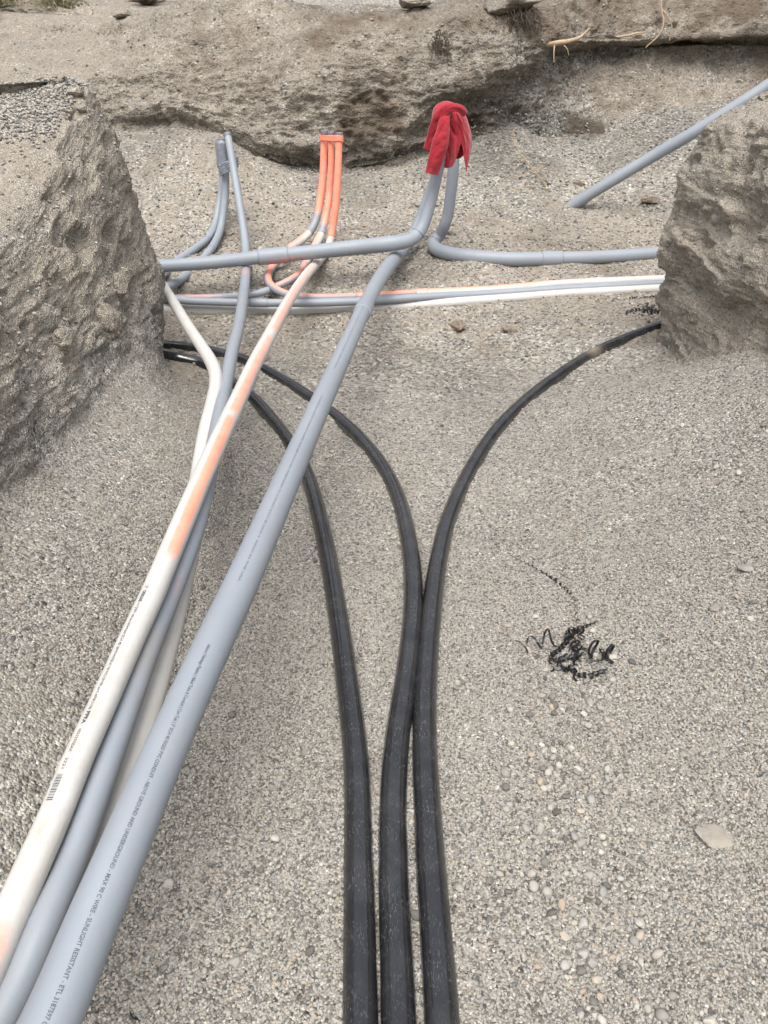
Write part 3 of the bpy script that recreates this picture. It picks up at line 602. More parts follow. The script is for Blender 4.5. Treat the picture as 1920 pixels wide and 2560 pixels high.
# --- left orange riser: U-turn, runs right
def p_o1(PY, PH, P):
    ris = sstep(548, 520, PY)
    xs = P[..., 0]
    top = np.exp(-((PH)/(.95))**2)
    run = np.where(PY > 655, top*(.85-.8*sstep(1.05, 1.4, xs))*(1-.75*np.exp(-((xs+.93)/.2)**2)*(PY > 735)), 0)
    el = .8*np.exp(-((PY-605)/16.0)**2)*(np.abs(PH) < 1.5)
    return np.clip(ris+run+el, 0, 1)
o1 = [(811, 326, 'y', 6.7, 18), (810, 372, 'y', 6.7, 18), (807, 445, 'y', 6.7, 18.3), (800, 505, 'y', 6.68, 18.5), (789, 553, 'y', 6.62, 18.5), (775, 579, 'y', 6.55, 19), (753, 601, 'y', 6.45, 19.5), (728, 619, 'y', 6.22, 20), (705, 640, 'y', 6.0, 20), (686, 662, 'z', .43, 20), (672, 684, 'z', .395, 20), (674, 709, 'z', .36, 20), (700, 729, 'z', .33, 19.5), (735, 740, 'z', .315, 19), (790, 744, 'z', .31, 19),
      (893, 742, 'z', .30, 18.5), (971, 738, 'z', .30, 19), (1064, 732, 'z', .30, 19), (1228, 724, 'g', 1.2, 20), (1414, 709, 'g', 1.2, 20.5), (1690, 697, 'g', 1.3, 22), (1900, 688, 'g', 1.3, 23)]
P1 = Path(o1, 360); root = empty('painted_conduit', base_of(P1), 'leftmost orange riser, its foot looping round tightly to run right', 'conduit', OR); P1.root = root
a1, a2, a3, a4 = P1.at(775, 579), P1.at(684, 667), P1.at(893, 742), P1.at(1060, 732)
P1.tube('riser', M_GREY, root, 0, a1, 0, 28, .012, p_o1); P1.tube('pipe_section', M_WHITE, root, a1, a2, .0006, 28, .012, lambda PY, PH, P: .75*np.exp(-((PH-.6)/.8)**2))
P1.tube('elbow', M_GREY, root, a2, a3, 0, 28, .012, p_o1); P1.tube('pipe_section', M_GREY, root, a3, a4, .0012, 28, .014, lambda PY, PH, P: .95*np.exp(-(PH/1.1)**2))
P1.tube('pipe_section', M_WHITE, root, a4, P1.L[-1], 0, 28, .02, p_o1, lambda PY, PH, P: .5*np.exp(-((PH-.2)/.6)**2))
for a in (a1, a2): P1.tube('coupling', M_GREY, root, a-.012, a+.012, .0035, 28, .008, p_o1, cap=False, lip=True)
P1.tube('coupling', M_WHITE, root, a4-.06, a4+.02, .004, 28, .01, lambda PY, PH, P: .8*np.exp(-(PH/1.2)**2), cap=False, lip=True)
# --- middle orange riser: turns left
o2 = [(828, 329, 'y', 6.62, 15.5), (828, 396, 'y', 6.62, 15.7), (825, 457, 'y', 6.62, 16), (821, 505, 'y', 6.6, 16.5), (814, 541, 'y', 6.57, 17), (804, 582, 'y', 6.5, 18.5), (792, 606, 'y', 6.42, 18.5), (776, 636, 'y', 6.1, 18.5), (762, 661, 'z', .43, 18.5), (749, 683, 'z', .40, 18.5), (724, 701, 'z', .375, 18), (697, 714, 'z', .345, 18), (654, 731, 'z', .315, 18), (610, 739, 'z', .30, 17.5), (560, 742, 'g', 1.2, 16.5), (500, 744, 'g', 1.2, 16), (430, 744, 'g', 1.2, 16), (300, 746, 'g', .9, 16)]
P2 = Path(o2, 320); root = empty('painted_conduit', base_of(P2), 'middle and thinnest orange riser, its foot swinging away to the left', 'conduit', OR); P2.root = root
b1, b2 = P2.at(804, 582), P2.at(762, 661)
def p_o2(PY, PH, P): return np.clip(sstep(575, 545, PY)+(PY > 650)*.75*np.exp(-(PH/.8)**2)*sstep(735, 700, PY)+.5*np.exp(-((P[..., 0]+1.35)/.18)**2)*np.exp(-(PH/.9)**2), 0, 1)
P2.tube('riser', M_GREY, root, 0, b1, 0, 28, .012, p_o2); P2.tube('pipe_section', M_WHITE, root, b1, b2, .0006, 28, .012, lambda PY, PH, P: .8*np.exp(-((PH-.5)/.8)**2))
P2.tube('elbow', M_GREY, root, b2, P2.L[-1], 0, 28, .014, p_o2)
for a in (b1, b2): P2.tube('coupling', M_GREY, root, a-.012, a+.012, .0035, 28, .008, p_o2, cap=False, lip=True)
for P_ in (P1, P2): P_.tube('cap', M_CAP, P_.root, 0.0, .03, P_.r[0]*.05, 24, .01)
# --- grey risers at the left
GL = 'grey risers taped together at the left'
r2 = [(-30, 2600, 'z', .20, 97), (50, 2452, 'z', .22, 91), (115, 2301, 'z', .25, 85), (178, 2151, 'z', .27, 79), (215, 2053, 'z', .29, 75), (270, 1902, 'z', .32, 69), (324, 1751, 'z', .345, 64), (379, 1601, 'z', .37, 58.5), (418, 1506, 'z', .38, 55), (449, 1427, 'z', .39, 52), (481, 1340, 'z', .40, 49), (512, 1230, 'z', .41, 45),
      (538, 1100, 'z', .42, 40), (556, 1006, 'z', .42, 36.5), (578, 891, 'z', .42, 32), (597, 813, 'z', .42, 29), (608, 742, 'z', .42, 26), (614, 688, 'z', .44, 24), (615, 634, 'y', 6.3, 22), (610, 580, 'y', 6.5, 20.5), (598, 504, 'y', 6.65, 19.5), (585, 428, 'y', 6.8, 19), (574, 363, 'y', 6.9, 18.5), (568, 334, 'y', 6.95, 18.5)]
def dirt_g(PY, PH, P): return .8*np.exp(-((PY-1640)/60.0)**2)*(.55+.45*np.sin(PH+1.2))+.35*np.exp(-((PY-1760)/30.0)**2)*(PH > 0)+.22*sstep(2100, 2450, PY)*(PH < .2)
R2 = make_pipe('grey_conduit', 'long grey conduit squeezed between the two long white pipes, with a brown mud smear', 'conduit', GL, r2, M_GREY, n=420, segs=40, part='pipe', dirt=dirt_g,
               paint=lambda PY, PH, P: .3*np.exp(-((PY-690)/14.0)**2)*(np.abs(PH) < 1.2)+.25*np.exp(-((PY-1480)/60.0)**2)*np.exp(-((PH-.8)/.5)**2))
r1 = [(554, 346, 'y', 6.95, 18.5), (559, 390, 'y', 6.95, 18.5), (564, 444, 'y', 6.93, 18.5), (562, 504, 'y', 6.9, 18.5), (552, 569, 'y', 6.8, 18.5), (532, 616, 'y', 6.5, 19), (505, 650, 'y', 6.28, 19.5), (470, 685, 'y', 5.95, 20), (420, 715, 'z', .36, 21), (330, 735, 'z', .34, 21)]
R1 = make_pipe('grey_conduit', 'front one of the two left grey risers that bend away behind the crossing conduit', 'conduit', GL, r1, M_GREY, joints=[(528, 622, .02, .003)], n=220)
r0 = [(549, 352, 'y', 7.05, 16), (552, 400, 'y', 7.05, 16.5), (556, 444, 'y', 7.03, 17), (549, 504, 'y', 6.98, 17), (538, 560, 'y', 6.85, 17.5), (518, 597, 'y', 6.65, 18), (480, 627, 'y', 6.45, 19), (446, 650, 'y', 6.25, 20), (418, 676, 'y', 6.0, 21), (399, 700, 'z', .40, 21.5), (396, 722, 'z', .35, 21), (412, 740, 'z', .32, 20.5), (450, 750, 'z', .30, 19), (540, 755, 'z', .29, 19), (640, 757, 'z', .29, 19.5), (760, 757, 'z', .29, 20), (880, 754, 'z', .29, 20), (971, 749, 'z', .29, 20),
      (1064, 743, 'z', .29, 20), (1228, 734, 'g', 1.15, 19), (1414, 722, 'g', 1.15, 19), (1690, 708, 'g', 1.2, 20), (1900, 700, 'g', 1.2, 20)]
R0 = make_pipe('grey_conduit', 'rear left grey riser, looping at the left bank to run beside white pipes', 'conduit', GL, r0, M_GREY, joints=[(516, 599, .02, .003), (650, 757, .12, .003), (420, 690, .03, .003)], n=360)
for P_ in (R1, R0): P_.tube('cap', M_CAP, P_.root, 0.0, .03, P_.r[0]*.06, 24, .01)
riser_caps(R2)
# --- white pipe across
wx = [(300, 778, 'g', .9, 27), (415, 774, 'g', .85, 27), (520, 776, 'g', .8, 27), (680, 778, 'g', .75, 26.5), (800, 776, 'g', .7, 26), (935, 770, 'g', .75, 25.5), (1050, 763, 'g', .65, 25), (1180, 753, 'g', .65, 24), (1300, 744, 'g', .6, 23.5), (1414, 735, 'g', .65, 23), (1560, 727, 'g', .6, 23), (1690, 721, 'g', .65, 24), (1900, 712, 'g', .7, 24)]
BP.append(make_pipe('white_pipe', 'white pipe lying half buried across the trench from bank to bank', 'pipe', None, wx, M_WHITE, n=260, part='pipe', joints=[(915, 772, .10, .003)], dirt=lambda PY, PH, P: .7*sstep(.4, 1.9, P[..., 0])*np.exp(-((PH+.3)/.5)**2)+.1))
# --- bent white pipe
wb = [(330, 640, 'z', .50, 20), (395, 698, 'z', .50, 22), (430, 750, 'z', .50, 25), (470, 815, 'z', .48, 28), (505, 868, 'z', .465, 30.5), (528, 905, 'z', .455, 33), (539, 935, 'z', .445, 34), (540, 965, 'z', .435, 35), (533, 1002, 'z', .42, 36), (518, 1065, 'z', .40, 38.5), (503, 1150, 'z', .37, 42), (489, 1260, 'z', .35, 46), (472, 1380, 'z', .33, 50), (450, 1480, 'z', .31, 53.5), (421, 1601, 'z', .29, 57), (378, 1751, 'z', .265, 62), (330, 1902, 'z', .24, 67),
      (284, 2030, 'z', .22, 71), (235, 2151, 'z', .20, 75), (170, 2301, 'z', .17, 80), (100, 2452, 'z', .15, 85)]
make_pipe('white_pipe', 'dirty white pipe with a sharp bend, beneath the long grey conduits at the left', 'pipe', None, wb, M_WHITE, n=380, part='pipe', segs=36,
          dirt=lambda PY, PH, P: .55*sstep(1500, 1640, PY)*(.55+.45*np.sin(PH*1.0-1.0))+.9*np.exp(-((PY-1610)/22.0)**2)*np.exp(-((PH-.2)/.6)**2))
GZ0 = GZ.copy(); GZn = GZ.copy()
for p_ in BP:
    for C_, r_ in zip(p_.C[::2], p_.r[::2]):
        if C_[1] < .3 or C_[2]-r_ > gz(C_[0], C_[1])+.045: continue
        i0, i1 = np.searchsorted(gx, [C_[0]-.15, C_[0]+.15]); j0, j1 = np.searchsorted(gy, [C_[1]-.15, C_[1]+.15])
        X_, Y_ = GX[j0:j1, i0:i1], GY[j0:j1, i0:i1]; d_ = np.hypot(X_-C_[0], Y_-C_[1])
        lvl = C_[2]+r_*(-.30+.55*noise(X_*7, Y_*7, 0*X_, 91)+.25*noise(X_*25, Y_*25, 0*X_, 92))
        want = lvl-np.maximum(0, d_-r_)*(.55+.25*noise(X_*5, Y_*5, 0*X_, 93))
        GZn[j0:j1, i0:i1] = np.where(d_ < .14, np.maximum(GZn[j0:j1, i0:i1], np.minimum(want, GZ0[j0:j1, i0:i1]+.035)), GZn[j0:j1, i0:i1])
GZ[:] = GZn; GP[..., 2] = GZ; ground.data.vertices.foreach_set('co', GP.astype(np.float32).ravel()); ground.data.update()
# --- tape bands (stadium around neighbours)
def band(name, label, pts, y0, rad, z0, z1, mat, folds=0, cat='tape'):
    """pts: list of (x, y) centres of the tops in plan; hull-like band of radius rad."""
    n = 72; c = np.array(pts); m = c.mean(0); out = []
    ang = np.linspace(0, 2*np.pi, n, endpoint=False)
    for a in ang:
        d = np.array([math.cos(a), math.sin(a)]); k = np.max((c-m)@d)+rad; out.append(k)
    k = np.array(out); dk = np.gradient(np.concatenate([k[-1:], k, k[:1]]))[1:-1]/(2*np.pi/n)
    X = m[0]+k*np.cos(ang)-dk*np.sin(ang); Y = m[1]+k*np.sin(ang)+dk*np.cos(ang)
    zs = np.linspace(z0, z1, 8); P = np.zeros((8, n, 3))
    for i, z_ in enumerate(zs):
        P[i, :, 0] = X; P[i, :, 1] = Y; P[i, :, 2] = z_+.003*np.sin(ang*3+i)
    nn = .0018*noise(P[..., 0]*60, P[..., 2]*160, P[..., 1]*60, 4); P[..., 0] += nn; P[..., 1] += nn
    o = grid_mesh(name, P, mat, wrap=True, uv=None); md = o.modifiers.new('thick', 'SOLIDIFY'); md.thickness = .003; md.offset = 1
    return tag(o, label, cat)
def centre_at(path, z_):
    i = np.argmin(np.abs(path.C[:, 2]-z_)+ (path.C[:, 1] < 5)*9); return tuple(path.C[i, :2])
def mid3(ps, z_): return [centre_at(p, z_) for p in ps]
zt = float(P1.C[0, 2])
band('tape_band', 'orange painted tape wrapped round the tops of the three orange risers', mid3((P1, P2, O3), zt-.06), 0, .0305, zt-.070, zt-.028, M_TAPEO)
zt2 = float(R1.C[0, 2])
band('tape_band', 'grey tape wrapped round the tops of the two left grey risers', mid3((R1, R0), zt2-.07), 0, .0345, zt2-.22, zt2-.015, M_TAPE)
# rope knot between left risers
def tube_poly(pts, r, segs=8):
    C = resample(crom(np.asarray(pts, float), n_per=10), max(8, len(pts)*7)); T, U, V = frames(C)
    ph = np.linspace(0, 2*np.pi, segs, endpoint=False)
    rr = np.asarray(r if np.ndim(r) else np.full(len(C), r)); rr = np.interp(np.linspace(0, 1, len(C)), np.linspace(0, 1, len(rr)), rr)
    return C[:, None]+(U[:, None]*np.cos(ph)[None, :, None]+V[:, None]*np.sin(ph)[None, :, None])*rr[:, None, None]
def join_tubes(name, tubes, mat, parent=None, smooth=True):
    Vs, Fs, off = [], [], 0
    for P in tubes:
        n, m = P.shape[:2]; Vs.append(P.reshape(-1, 3))
        i = np.arange(n-1)[:, None]; j = np.arange(m)[None]; j2 = (j+1) % m
        Fs.append((np.stack([i*m+j, i*m+j2, (i+1)*m+j2, (i+1)*m+j], -1).reshape(-1, 4)+off)); off += n*m
    V = np.vstack(Vs); F = np.vstack(Fs)
    me = bpy.data.meshes.new(name); me.vertices.add(len(V)); me.vertices.foreach_set('co', V.astype(np.float32).ravel())
    me.loops.add(F.size); me.loops.foreach_set('vertex_index', F.astype(np.int32).ravel()); me.polygons.add(len(F))
    me.polygons.foreach_set('loop_start', np.arange(0, F.size, 4, dtype=np.int32)); me.polygons.foreach_set('use_smooth', np.full(len(F), smooth))
    me.update(calc_edges=True); me.materials.append(mat)
    o = bpy.data.objects.new(name, me); COL.objects.link(o); put(o, parent); return o
zk = zt2-.20
ca, cb = np.array(centre_at(R1, zk)), np.array(centre_at(R2, zk))
tubes = []
for k in range(6):
    z0 = zk+.014*k-.035; a = np.linspace(0, 2*np.pi, 22); cx, cy_ = (ca+cb)/2; hw = abs(cb[0]-ca[0])/2+.030
    tubes.append(tube_poly(np.stack([cx+hw*np.cos(a), cy_+.04*np.sin(a), z0+.035*np.cos(a)+.004*np.sin(5*a+k)], 1), .0062, 6))
tag(join_tubes('rope_lashing', tubes, M_TAPE), 'twisted grey lashing binding the left risers together below the tape', 'lashing')
# ------------------------------------------------------------------ printed lettering wrapped on the pipes
def lettering(path, text, size, L0, L1, phi, mat, bold=0.0, name='lettering'):
    cu = bpy.data.curves.new('text', 'FONT'); cu.body = text; cu.size = size; cu.offset = bold*.6+.00012; cu.resolution_u = 2; cu.align_y = 'CENTER'
    ob = bpy.data.objects.new('text', cu); COL.objects.link(ob)
    dg = bpy.context.evaluated_depsgraph_get(); me = bpy.data.meshes.new_from_object(ob.evaluated_get(dg))
    bpy.data.objects.remove(ob); bpy.data.curves.remove(cu)
    n = len(me.vertices); v = np.zeros(n*3, np.float32); me.vertices.foreach_get('co', v); v = v.reshape(-1, 3)
    u = v[:, 0]; u = (u-u.min())/(u.max()-u.min())
    L = L0+(L1-L0)*u; C, U, V, r, _ = path.samp(L)
    # glyph tops: towards +side of reading direction
    sgn = 1.0 if L1 > L0 else -1.0
    a = (phi(L) if callable(phi) else phi)+(-sgn)*v[:, 1]/r
    P = C+(U*np.cos(a)[:, None]+V*np.sin(a)[:, None])*(r+.0008)[:, None]
    me.vertices.foreach_set('co', P.astype(np.float32).ravel()); me.materials.clear(); me.materials.append(mat); me.update(); me.name = name
    o = bpy.data.objects.new(name, me); COL.objects.link(o); put(o, path.root); return o
def phi_of(path, px, py, dx):   # angle on the tube whose point projects dx pixels right of the axis
    L = path.at(px, py); best = None
    C, U, V, r, _ = path.samp(np.array([L]))
    for a in np.linspace(-1.9, 1.9, 160):
        p = C[0]+(U[0]*math.cos(a)+V[0]*math.sin(a))*r[0]; nrm = p-C[0]
        view = np.array([0, 0, CAM_H])-p
        if nrm@view < 0: continue
        q_ = p-np.array([0, 0, CAM_H]); dep = q_[1]*CP-q_[2]*SP; X = 960+F_PX*q_[0]/dep
        q2 = C[0]-np.array([0, 0, CAM_H]); X2 = 960+F_PX*q2[0]/(q2[1]*CP-q2[2]*SP)
        e = abs((X-X2)-dx)
        if best is None or e < best[0]: best = (e, a)
    return best[1]
aB = phi_of(BIG, 402, 1902, 6)
lettering(BIG, 'Atkore | Heritage Plastics | Allied Tube & Conduit | Cor-Tek | 3" SCH 40 RIGID PVC CONDUIT - ABOVE GROUND AND UNDERGROUND - MAX 90 C WIRE - SUNLIGHT RESISTANT - ETL 3187597 CONF',
          .0105, BIG.at(515, 1640), BIG.at(95, 2620), aB, M_INK)
lettering(BIG, 'UL LISTED SCH 40 PVC CONDUIT RATED FOR USE WITH 90C WIRE NEMA TC-2 UL651 E155142 LINE 4  MADE IN THE USA', .0085, BIG.at(800, 1016), BIG.at(590, 1487), aB-.05, M_INKG)
lettering(BIG, 'RIGID PVC CONDUIT SCHEDULE 40 SUNLIGHT RESISTANT', .0085, BIG.at(905, 782), BIG.at(830, 945), aB-.05, M_INKG)
aW = phi_of(O3, 261, 1751, -17)
Lw = [O3.at(366, 1478), O3.at(128, 2015)]
def seg(a, b): return Lw[0]+(Lw[1]-Lw[0])*a, Lw[0]+(Lw[1]-Lw[0])*b
for txt, a, b, sz, bo in [('2"', 0, .022, .012, .0), ('CRESLINE', .030, .10, .0125, .0006), ('PVC', .108, .125, .008, 0), ('DWV', .130, .165, .012, 0), ('NSF-dwv ASTM D2665', .172, .285, .0085, 0), ('SCH 40', .29, .345, .012, 0),
                          ('280 PSI WATER AT 73F PVC1120 NSF-pw-G ASTM D1785', .352, .655, .0095, 0), ('PPFA', .662, .715, .012, .0007), ('052127NSAX', .735, .825, .0095, 0), ('2221', .845, .885, .0095, 0)]:
    lettering(O3, txt, sz, *seg(a, b), aW, M_INK, bo)
# barcode on the white pipe
rb = random.Random(4); Vb, Fb = [], []; u = .905
while u < .995:
    w_ = rb.choice([.0015, .003, .0045]); L0, L1 = seg(u, u+w_)
    C, U, V, r, _ = O3.samp(np.array([L0, L1]))
    k0 = len(Vb); h_ = .007
    for i in (0, 1):
        for s_ in (-1, 0, 1):
            a = aW+s_*h_/r[i]; Vb.append(C[i]+(U[i]*math.cos(a)+V[i]*math.sin(a))*(r[i]+.0008))
    Fb += [(k0, k0+1, k0+4, k0+3), (k0+1, k0+2, k0+5, k0+4)]; u += w_+rb.choice([.0015, .003])
tri_mesh('barcode', Vb, Fb, M_INK, O3.root)
lettering(CRS, '||| 3 ST-8 90', .018, CRS.at(985, 606), CRS.at(1028, 600), phi_of(CRS, 1000, 605, 0)+.15, M_INKG)
# ------------------------------------------------------------------ red jacket draped over the risers
JT = 5.55; JS = 1/6.636
def jp(X, Y, dy):   # zoomed jacket picture coordinates -> point at forward distance (5.95 + dy)
    d = ray(1000+X*JS, 200+Y*JS); t = (5.98+dy)/d[1]; return np.array([d[0]*t, d[1]*t, CAM_H+d[2]*t])
jk = empty('jacket', Vector(jp(800, 900, 0)), 'red jacket hung over the tops of the three tallest grey conduits', 'jacket')
rowsY = [345, 360, 400, 460, 560, 700, 850, 1000, 1100]
L_ = [735, 690, 610, 560, 530, 520, 540, 580, 600]; R_ = [790, 850, 930, 1030, 1085, 1135, 1170, 1185, 1185]
D_ = [.02, .06, .12, .18, .23, .25, .26, .26, .26]
nph, nv = 200, 110; ph = np.linspace(0, 2*np.pi, nph, endpoint=False)       # 0 = right, pi/2 = front
def bottomY(p):
    c = np.cos(p); front = np.sin(p) > -.15
    Xn = (1185-600)/2*c+892                                                  # picture X of that angle
    fr = np.interp(Xn, [600, 690, 780, 860, 905, 945, 975, 992, 1004, 1030, 1060, 1085, 1100, 1150, 1185], [1380, 1440, 1465, 1440, 1380, 1270, 1190, 1110, 1065, 1085, 1240, 1440, 1530, 1330, 1120])
    bk = np.interp(Xn, [600, 800, 1000, 1185], [1250, 1330, 1300, 1120]); return np.where(front, fr, bk)
BY = bottomY(ph); P = np.zeros((nv, nph, 3))
for i in range(nv):
    v = i/(nv-1); Yc = 345+(BY-345)*v
    l = np.interp(Yc, rowsY, L_); r = np.interp(Yc, rowsY, R_); dd = np.interp(Yc, rowsY, D_)
    fold = 1+(.17*noise(ph*1.9+v*.8, v*1.6+0*ph, 0*ph, 12)+.16*noise(ph*4.5-v*1.5, v*2.2+0*ph, 0*ph, 13)+.16*(np.abs(noise(ph*5+v*4, v*3-ph, 0*ph, 14))-.4))*sstep(.03, .35, v)
    X = (l+r)/2+(r-l)/2*np.cos(ph)*(1+.03*noise(ph*3+v*2, v*4+0*ph, 0*ph, 15)*sstep(.1, .6, v)); dpt = -dd*.5*np.sin(ph)*fold
    for j in range(nph): P[i, j] = jp(X[j], Yc[j], dpt[j])
bd = grid_mesh('jacket_body', P, M_RED, jk, wrap=True); md = bd.modifiers.new('thick', 'SOLIDIFY'); md.thickness = .002
def sleeve(ctrl, name, phase, cuff):
    """ctrl: (X, Y, halfwidth, dy); cross-section flattened and wrinkled."""
    C = []
    for X, Y, w_, dy in ctrl:
        p = jp(X, Y, dy); a = jp(X-w_, Y, dy); C.append([*p, np.linalg.norm(a-p)])
    D = resample(crom(np.array(C), n_per=14), 90); T, U, V = frames(D[:, :3]); n = 48; a = np.linspace(0, 2*np.pi, n, endpoint=False)
    side = np.cross(T, np.array([0, 1.0, 0])); side /= np.linalg.norm(side, axis=1)[:, None]; dep = np.cross(side, T)
    P = np.zeros((90, n, 3)); 
    for i in range(90):
        v = i/89; w_ = D[i, 3]*(1+.03*math.sin(v*11+phase)+.015*math.sin(v*29))
        wr = 1+.12*np.sin(a*3+v*6+phase)+.07*np.sin(a*5-v*13)+.22*noise(a*1.6+v*3, v*9+0*a, phase+0*a, 22)+.10*noise(a*2.5, v*22+a*1.2, phase+0*a, 23)+.05*np.sin(v*37+a*3+phase*2)*max(0, math.sin(v*5.1))
        P[i] = D[i, :3]+side[i]*(w_*np.cos(a))[:, None]+dep[i]*(w_*.55*np.sin(a)*wr)[:, None]
    k = int(90*(1-cuff)); s1 = grid_mesh(name, P[:k+1], M_RED, jk, wrap=True)
    cen = P[k:].mean(1, keepdims=True); Q = cen+(P[k:]-cen)*1.07
    Q = np.concatenate([P[k:k+1]*1.0, Q], 0)
    c_ = grid_mesh('cuff', Q, M_RED, s1, wrap=True); c_.matrix_parent_inverse = Matrix.Translation(-Vector(jk.location))
    for o in (s1, c_): m_ = o.modifiers.new('thick', 'SOLIDIFY'); m_.thickness = .002
    return s1
sleeve([(1075, 560, 50, -.13), (1020, 490, 55, -.17), (930, 455, 55, -.19), (800, 470, 75, -.20), (690, 560, 100, -.19), (610, 720, 100, -.17), (560, 880, 90, -.15), (500, 1040, 82, -.13), (440, 1180, 68, -.12), (398, 1256, 50, -.11)], 'sleeve', .3, .10)
sleeve([(850, 520, 60, -.13), (770, 560, 70, -.18), (735, 680, 85, -.205), (715, 850, 110, -.215), (680, 1000, 125, -.22), (640, 1150, 128, -.22), (590, 1320, 122, -.22), (545, 1480, 115, -.21), (518, 1600, 100, -.21), (505, 1700, 84, -.20)], 'sleeve', 1.9, .12)
# ------------------------------------------------------------------ loose stones and clods
def rock(name, label, cat, px, py, size, mat, flat=.6, seed=1, z_on=None, sink=.25, elong=1.0, rot=0.0, point=None, group=None):
    r = np.random.default_rng(seed)
    if point is None:
        t = 1.0; d = ray(px, py)
        while t < 16:
            p = d*t
            if CAM_H+p[2] <= gz(p[0], p[1]): break
            t += .004
        point = (p[0], p[1], gz(p[0], p[1]))
    n, m = 44, 64; th = np.linspace(.02, np.pi-.02, n)[:, None]; a = np.linspace(0, 2*np.pi, m, endpoint=False)[None]
    X = np.sin(th)*np.cos(a); Y = np.sin(th)*np.sin(a); Z = np.cos(th)*np.ones_like(a)
    f = 1+.34*fbm(X, Y, Z, 1.5, 3, seed)+.16*fbm(X, Y, Z, 3.5, 4, seed+3, .6, billow=True)+.07*fbm(X, Y, Z, 11, 3, seed+8, .65, billow=True)
    for k in range(6):          # broken facets
        dv = r.normal(size=3); dv /= np.linalg.norm(dv); pr = X*dv[0]+Y*dv[1]+Z*dv[2]; f = np.where(f*pr > .72, .72/np.maximum(pr, .2), f)
    P = np.stack([X*f*elong, Y*f, Z*f*flat], -1)*size/2
    c, s_ = math.cos(rot), math.sin(rot); P = np.stack([P[..., 0]*c-P[..., 1]*s_, P[..., 0]*s_+P[..., 1]*c, P[..., 2]], -1)
    P = P+np.array(point)+np.array([0, 0, size*flat*(.5-sink)])
    o = grid_mesh(name, P, mat, wrap=True, cap=True, attrs={'silt': np.full(P.shape[:2], .9), 'far': np.zeros(P.shape[:2])})
    o_loc = Vector(point); o.data.transform(Matrix.Translation(-o_loc)); o.location = o_loc
    return tag(o, label, cat, group)
rock('flat_stone', 'pale flat stone slab lying alone on the gravel at the lower right', 'stone', 1788, 2100, .066, M_ROCK, .18, 3, sink=.1, elong=1.45, rot=-.55)
rock('dirt_clod', 'largest brown dirt clod between the white pipe and the middle black pipe', 'dirt clod', 1145, 822, .105, M_CLOD, .65, 5, elong=1.1, rot=-.6)
rock('dirt_clod', 'flatter brown dirt clod right of the largest one, below the white pipe', 'dirt clod', 1277, 826, .085, M_CLOD, .4, 6, elong=1.4)
rock('dirt_clod', 'small brown clod perched just above the flatter clod', 'dirt clod', 1293, 808, .04, M_CLOD, .6, 7)
rock('dirt_clod', 'dark clod beside the foot of the right jacket conduit', 'dirt clod', 1129, 586, .07, M_ROCKD, .7, 8)
rock('dirt_clod', 'dark clod on the slope left of the jacket conduits', 'dirt clod', 1046, 514, .07, M_ROCKD, .7, 9)
rock('dirt_clod', 'dark clod between the two jacket conduits', 'dirt clod', 1090, 513, .06, M_ROCKD, .5, 10)
rock('dirt_clod', 'dark clod alone on the gravel heap left of the leaning conduit', 'dirt clod', 1448, 462, .08, M_CLOD, .5, 12, elong=1.5)
rock('dirt_clod', 'brown clod in the furrow right of the leaning conduit foot', 'dirt clod', 1628, 506, .11, M_CLOD, .5, 13, elong=1.5)
rock('stone', 'tan stone on the gravel between the white pipe and the right black pipe', 'stone', 1416, 788, .035, M_ROCK, .6, 14)
rock('stone', 'grey blue stone to the right of the long shaving tail', 'stone', 1432, 1467, .026, M_ROCKD, .6, 15)
rock('stone', 'tan oval stone left of the black shavings tangle', 'stone', 1268, 1565, .026, M_ROCK, .6, 16, elong=1.3, rot=-.4)
rock('stone', 'pale grey stone left of the shavings, below the tan oval one', 'stone', 1281, 1593, .030, M_ROCKD, .5, 17, elong=1.3, rot=-.5)
rock('stone', 'long grey stone high on the right hand gravel slope', 'stone', 1868, 1422, .04, M_ROCKD, .4, 18, elong=1.5)
rock('stone', 'dark bluish stone low on the right hand gravel slope', 'stone', 1788, 1522, .032, M_ROCKD, .5, 19, elong=1.4, rot=.4)
rock('stone', 'white chip of stone near the right edge of the gravel slope', 'stone', 1836, 1381, .028, M_ROCK, .2, 20, elong=1.8)
rock('stone', 'flat pale stone on the left gravel beside the painted white pipe', 'stone', 133, 1778, .04, M_ROCK, .3, 21, elong=1.3)
rock('stone', 'small pale stone lying left of the white pipe print', 'stone', 130, 1530, .03, M_ROCK, .6, 22)
def on_mesh(P, px, py):   # nearest-projecting visible vertex of a bank grid
    q_ = P.reshape(-1, 3)-np.array([0, 0, CAM_H]); dep = q_[:, 1]*CP-q_[:, 2]*SP; ok = dep > .5; dep = np.where(ok, dep, 1)
    X = 960+F_PX*q_[:, 0]/dep; Y = 1280-F_PX*(q_[:, 1]*SP+q_[:, 2]*CP)/dep
    e = np.where(ok, (X-px)**2+(Y-py)**2, 1e12); cand = np.argsort(e)[:12]; i = cand[np.argmin(dep[cand])]
    return P.reshape(-1, 3)[i]
rock('dirt_clod', 'brown lump sticking out of the left bank face, lowest on it', 'dirt clod', 0, 0, .15, M_BANK, .8, 30, point=on_mesh(PLd, 150, 830), sink=.6, elong=.9)
rock('dirt_clod', 'pale lump sticking out of the left bank nearest its corner', 'dirt clod', 0, 0, .14, M_BANK, 1.2, 31, point=on_mesh(PLd, 272, 790), sink=.62, elong=.7)
rock('dirt_clod', 'upper lump on the left bank face beside its corner edge', 'dirt clod', 0, 0, .12, M_BANK, 1.0, 32, point=on_mesh(PLd, 305, 722), sink=.5, elong=.8)
rock('dirt_clod', 'clod on the gravel top of the left bank, at its rear edge', 'dirt clod', 0, 0, .07, M_BANK, .7, 33, point=on_mesh(PLd, 197, 238), sink=.1)
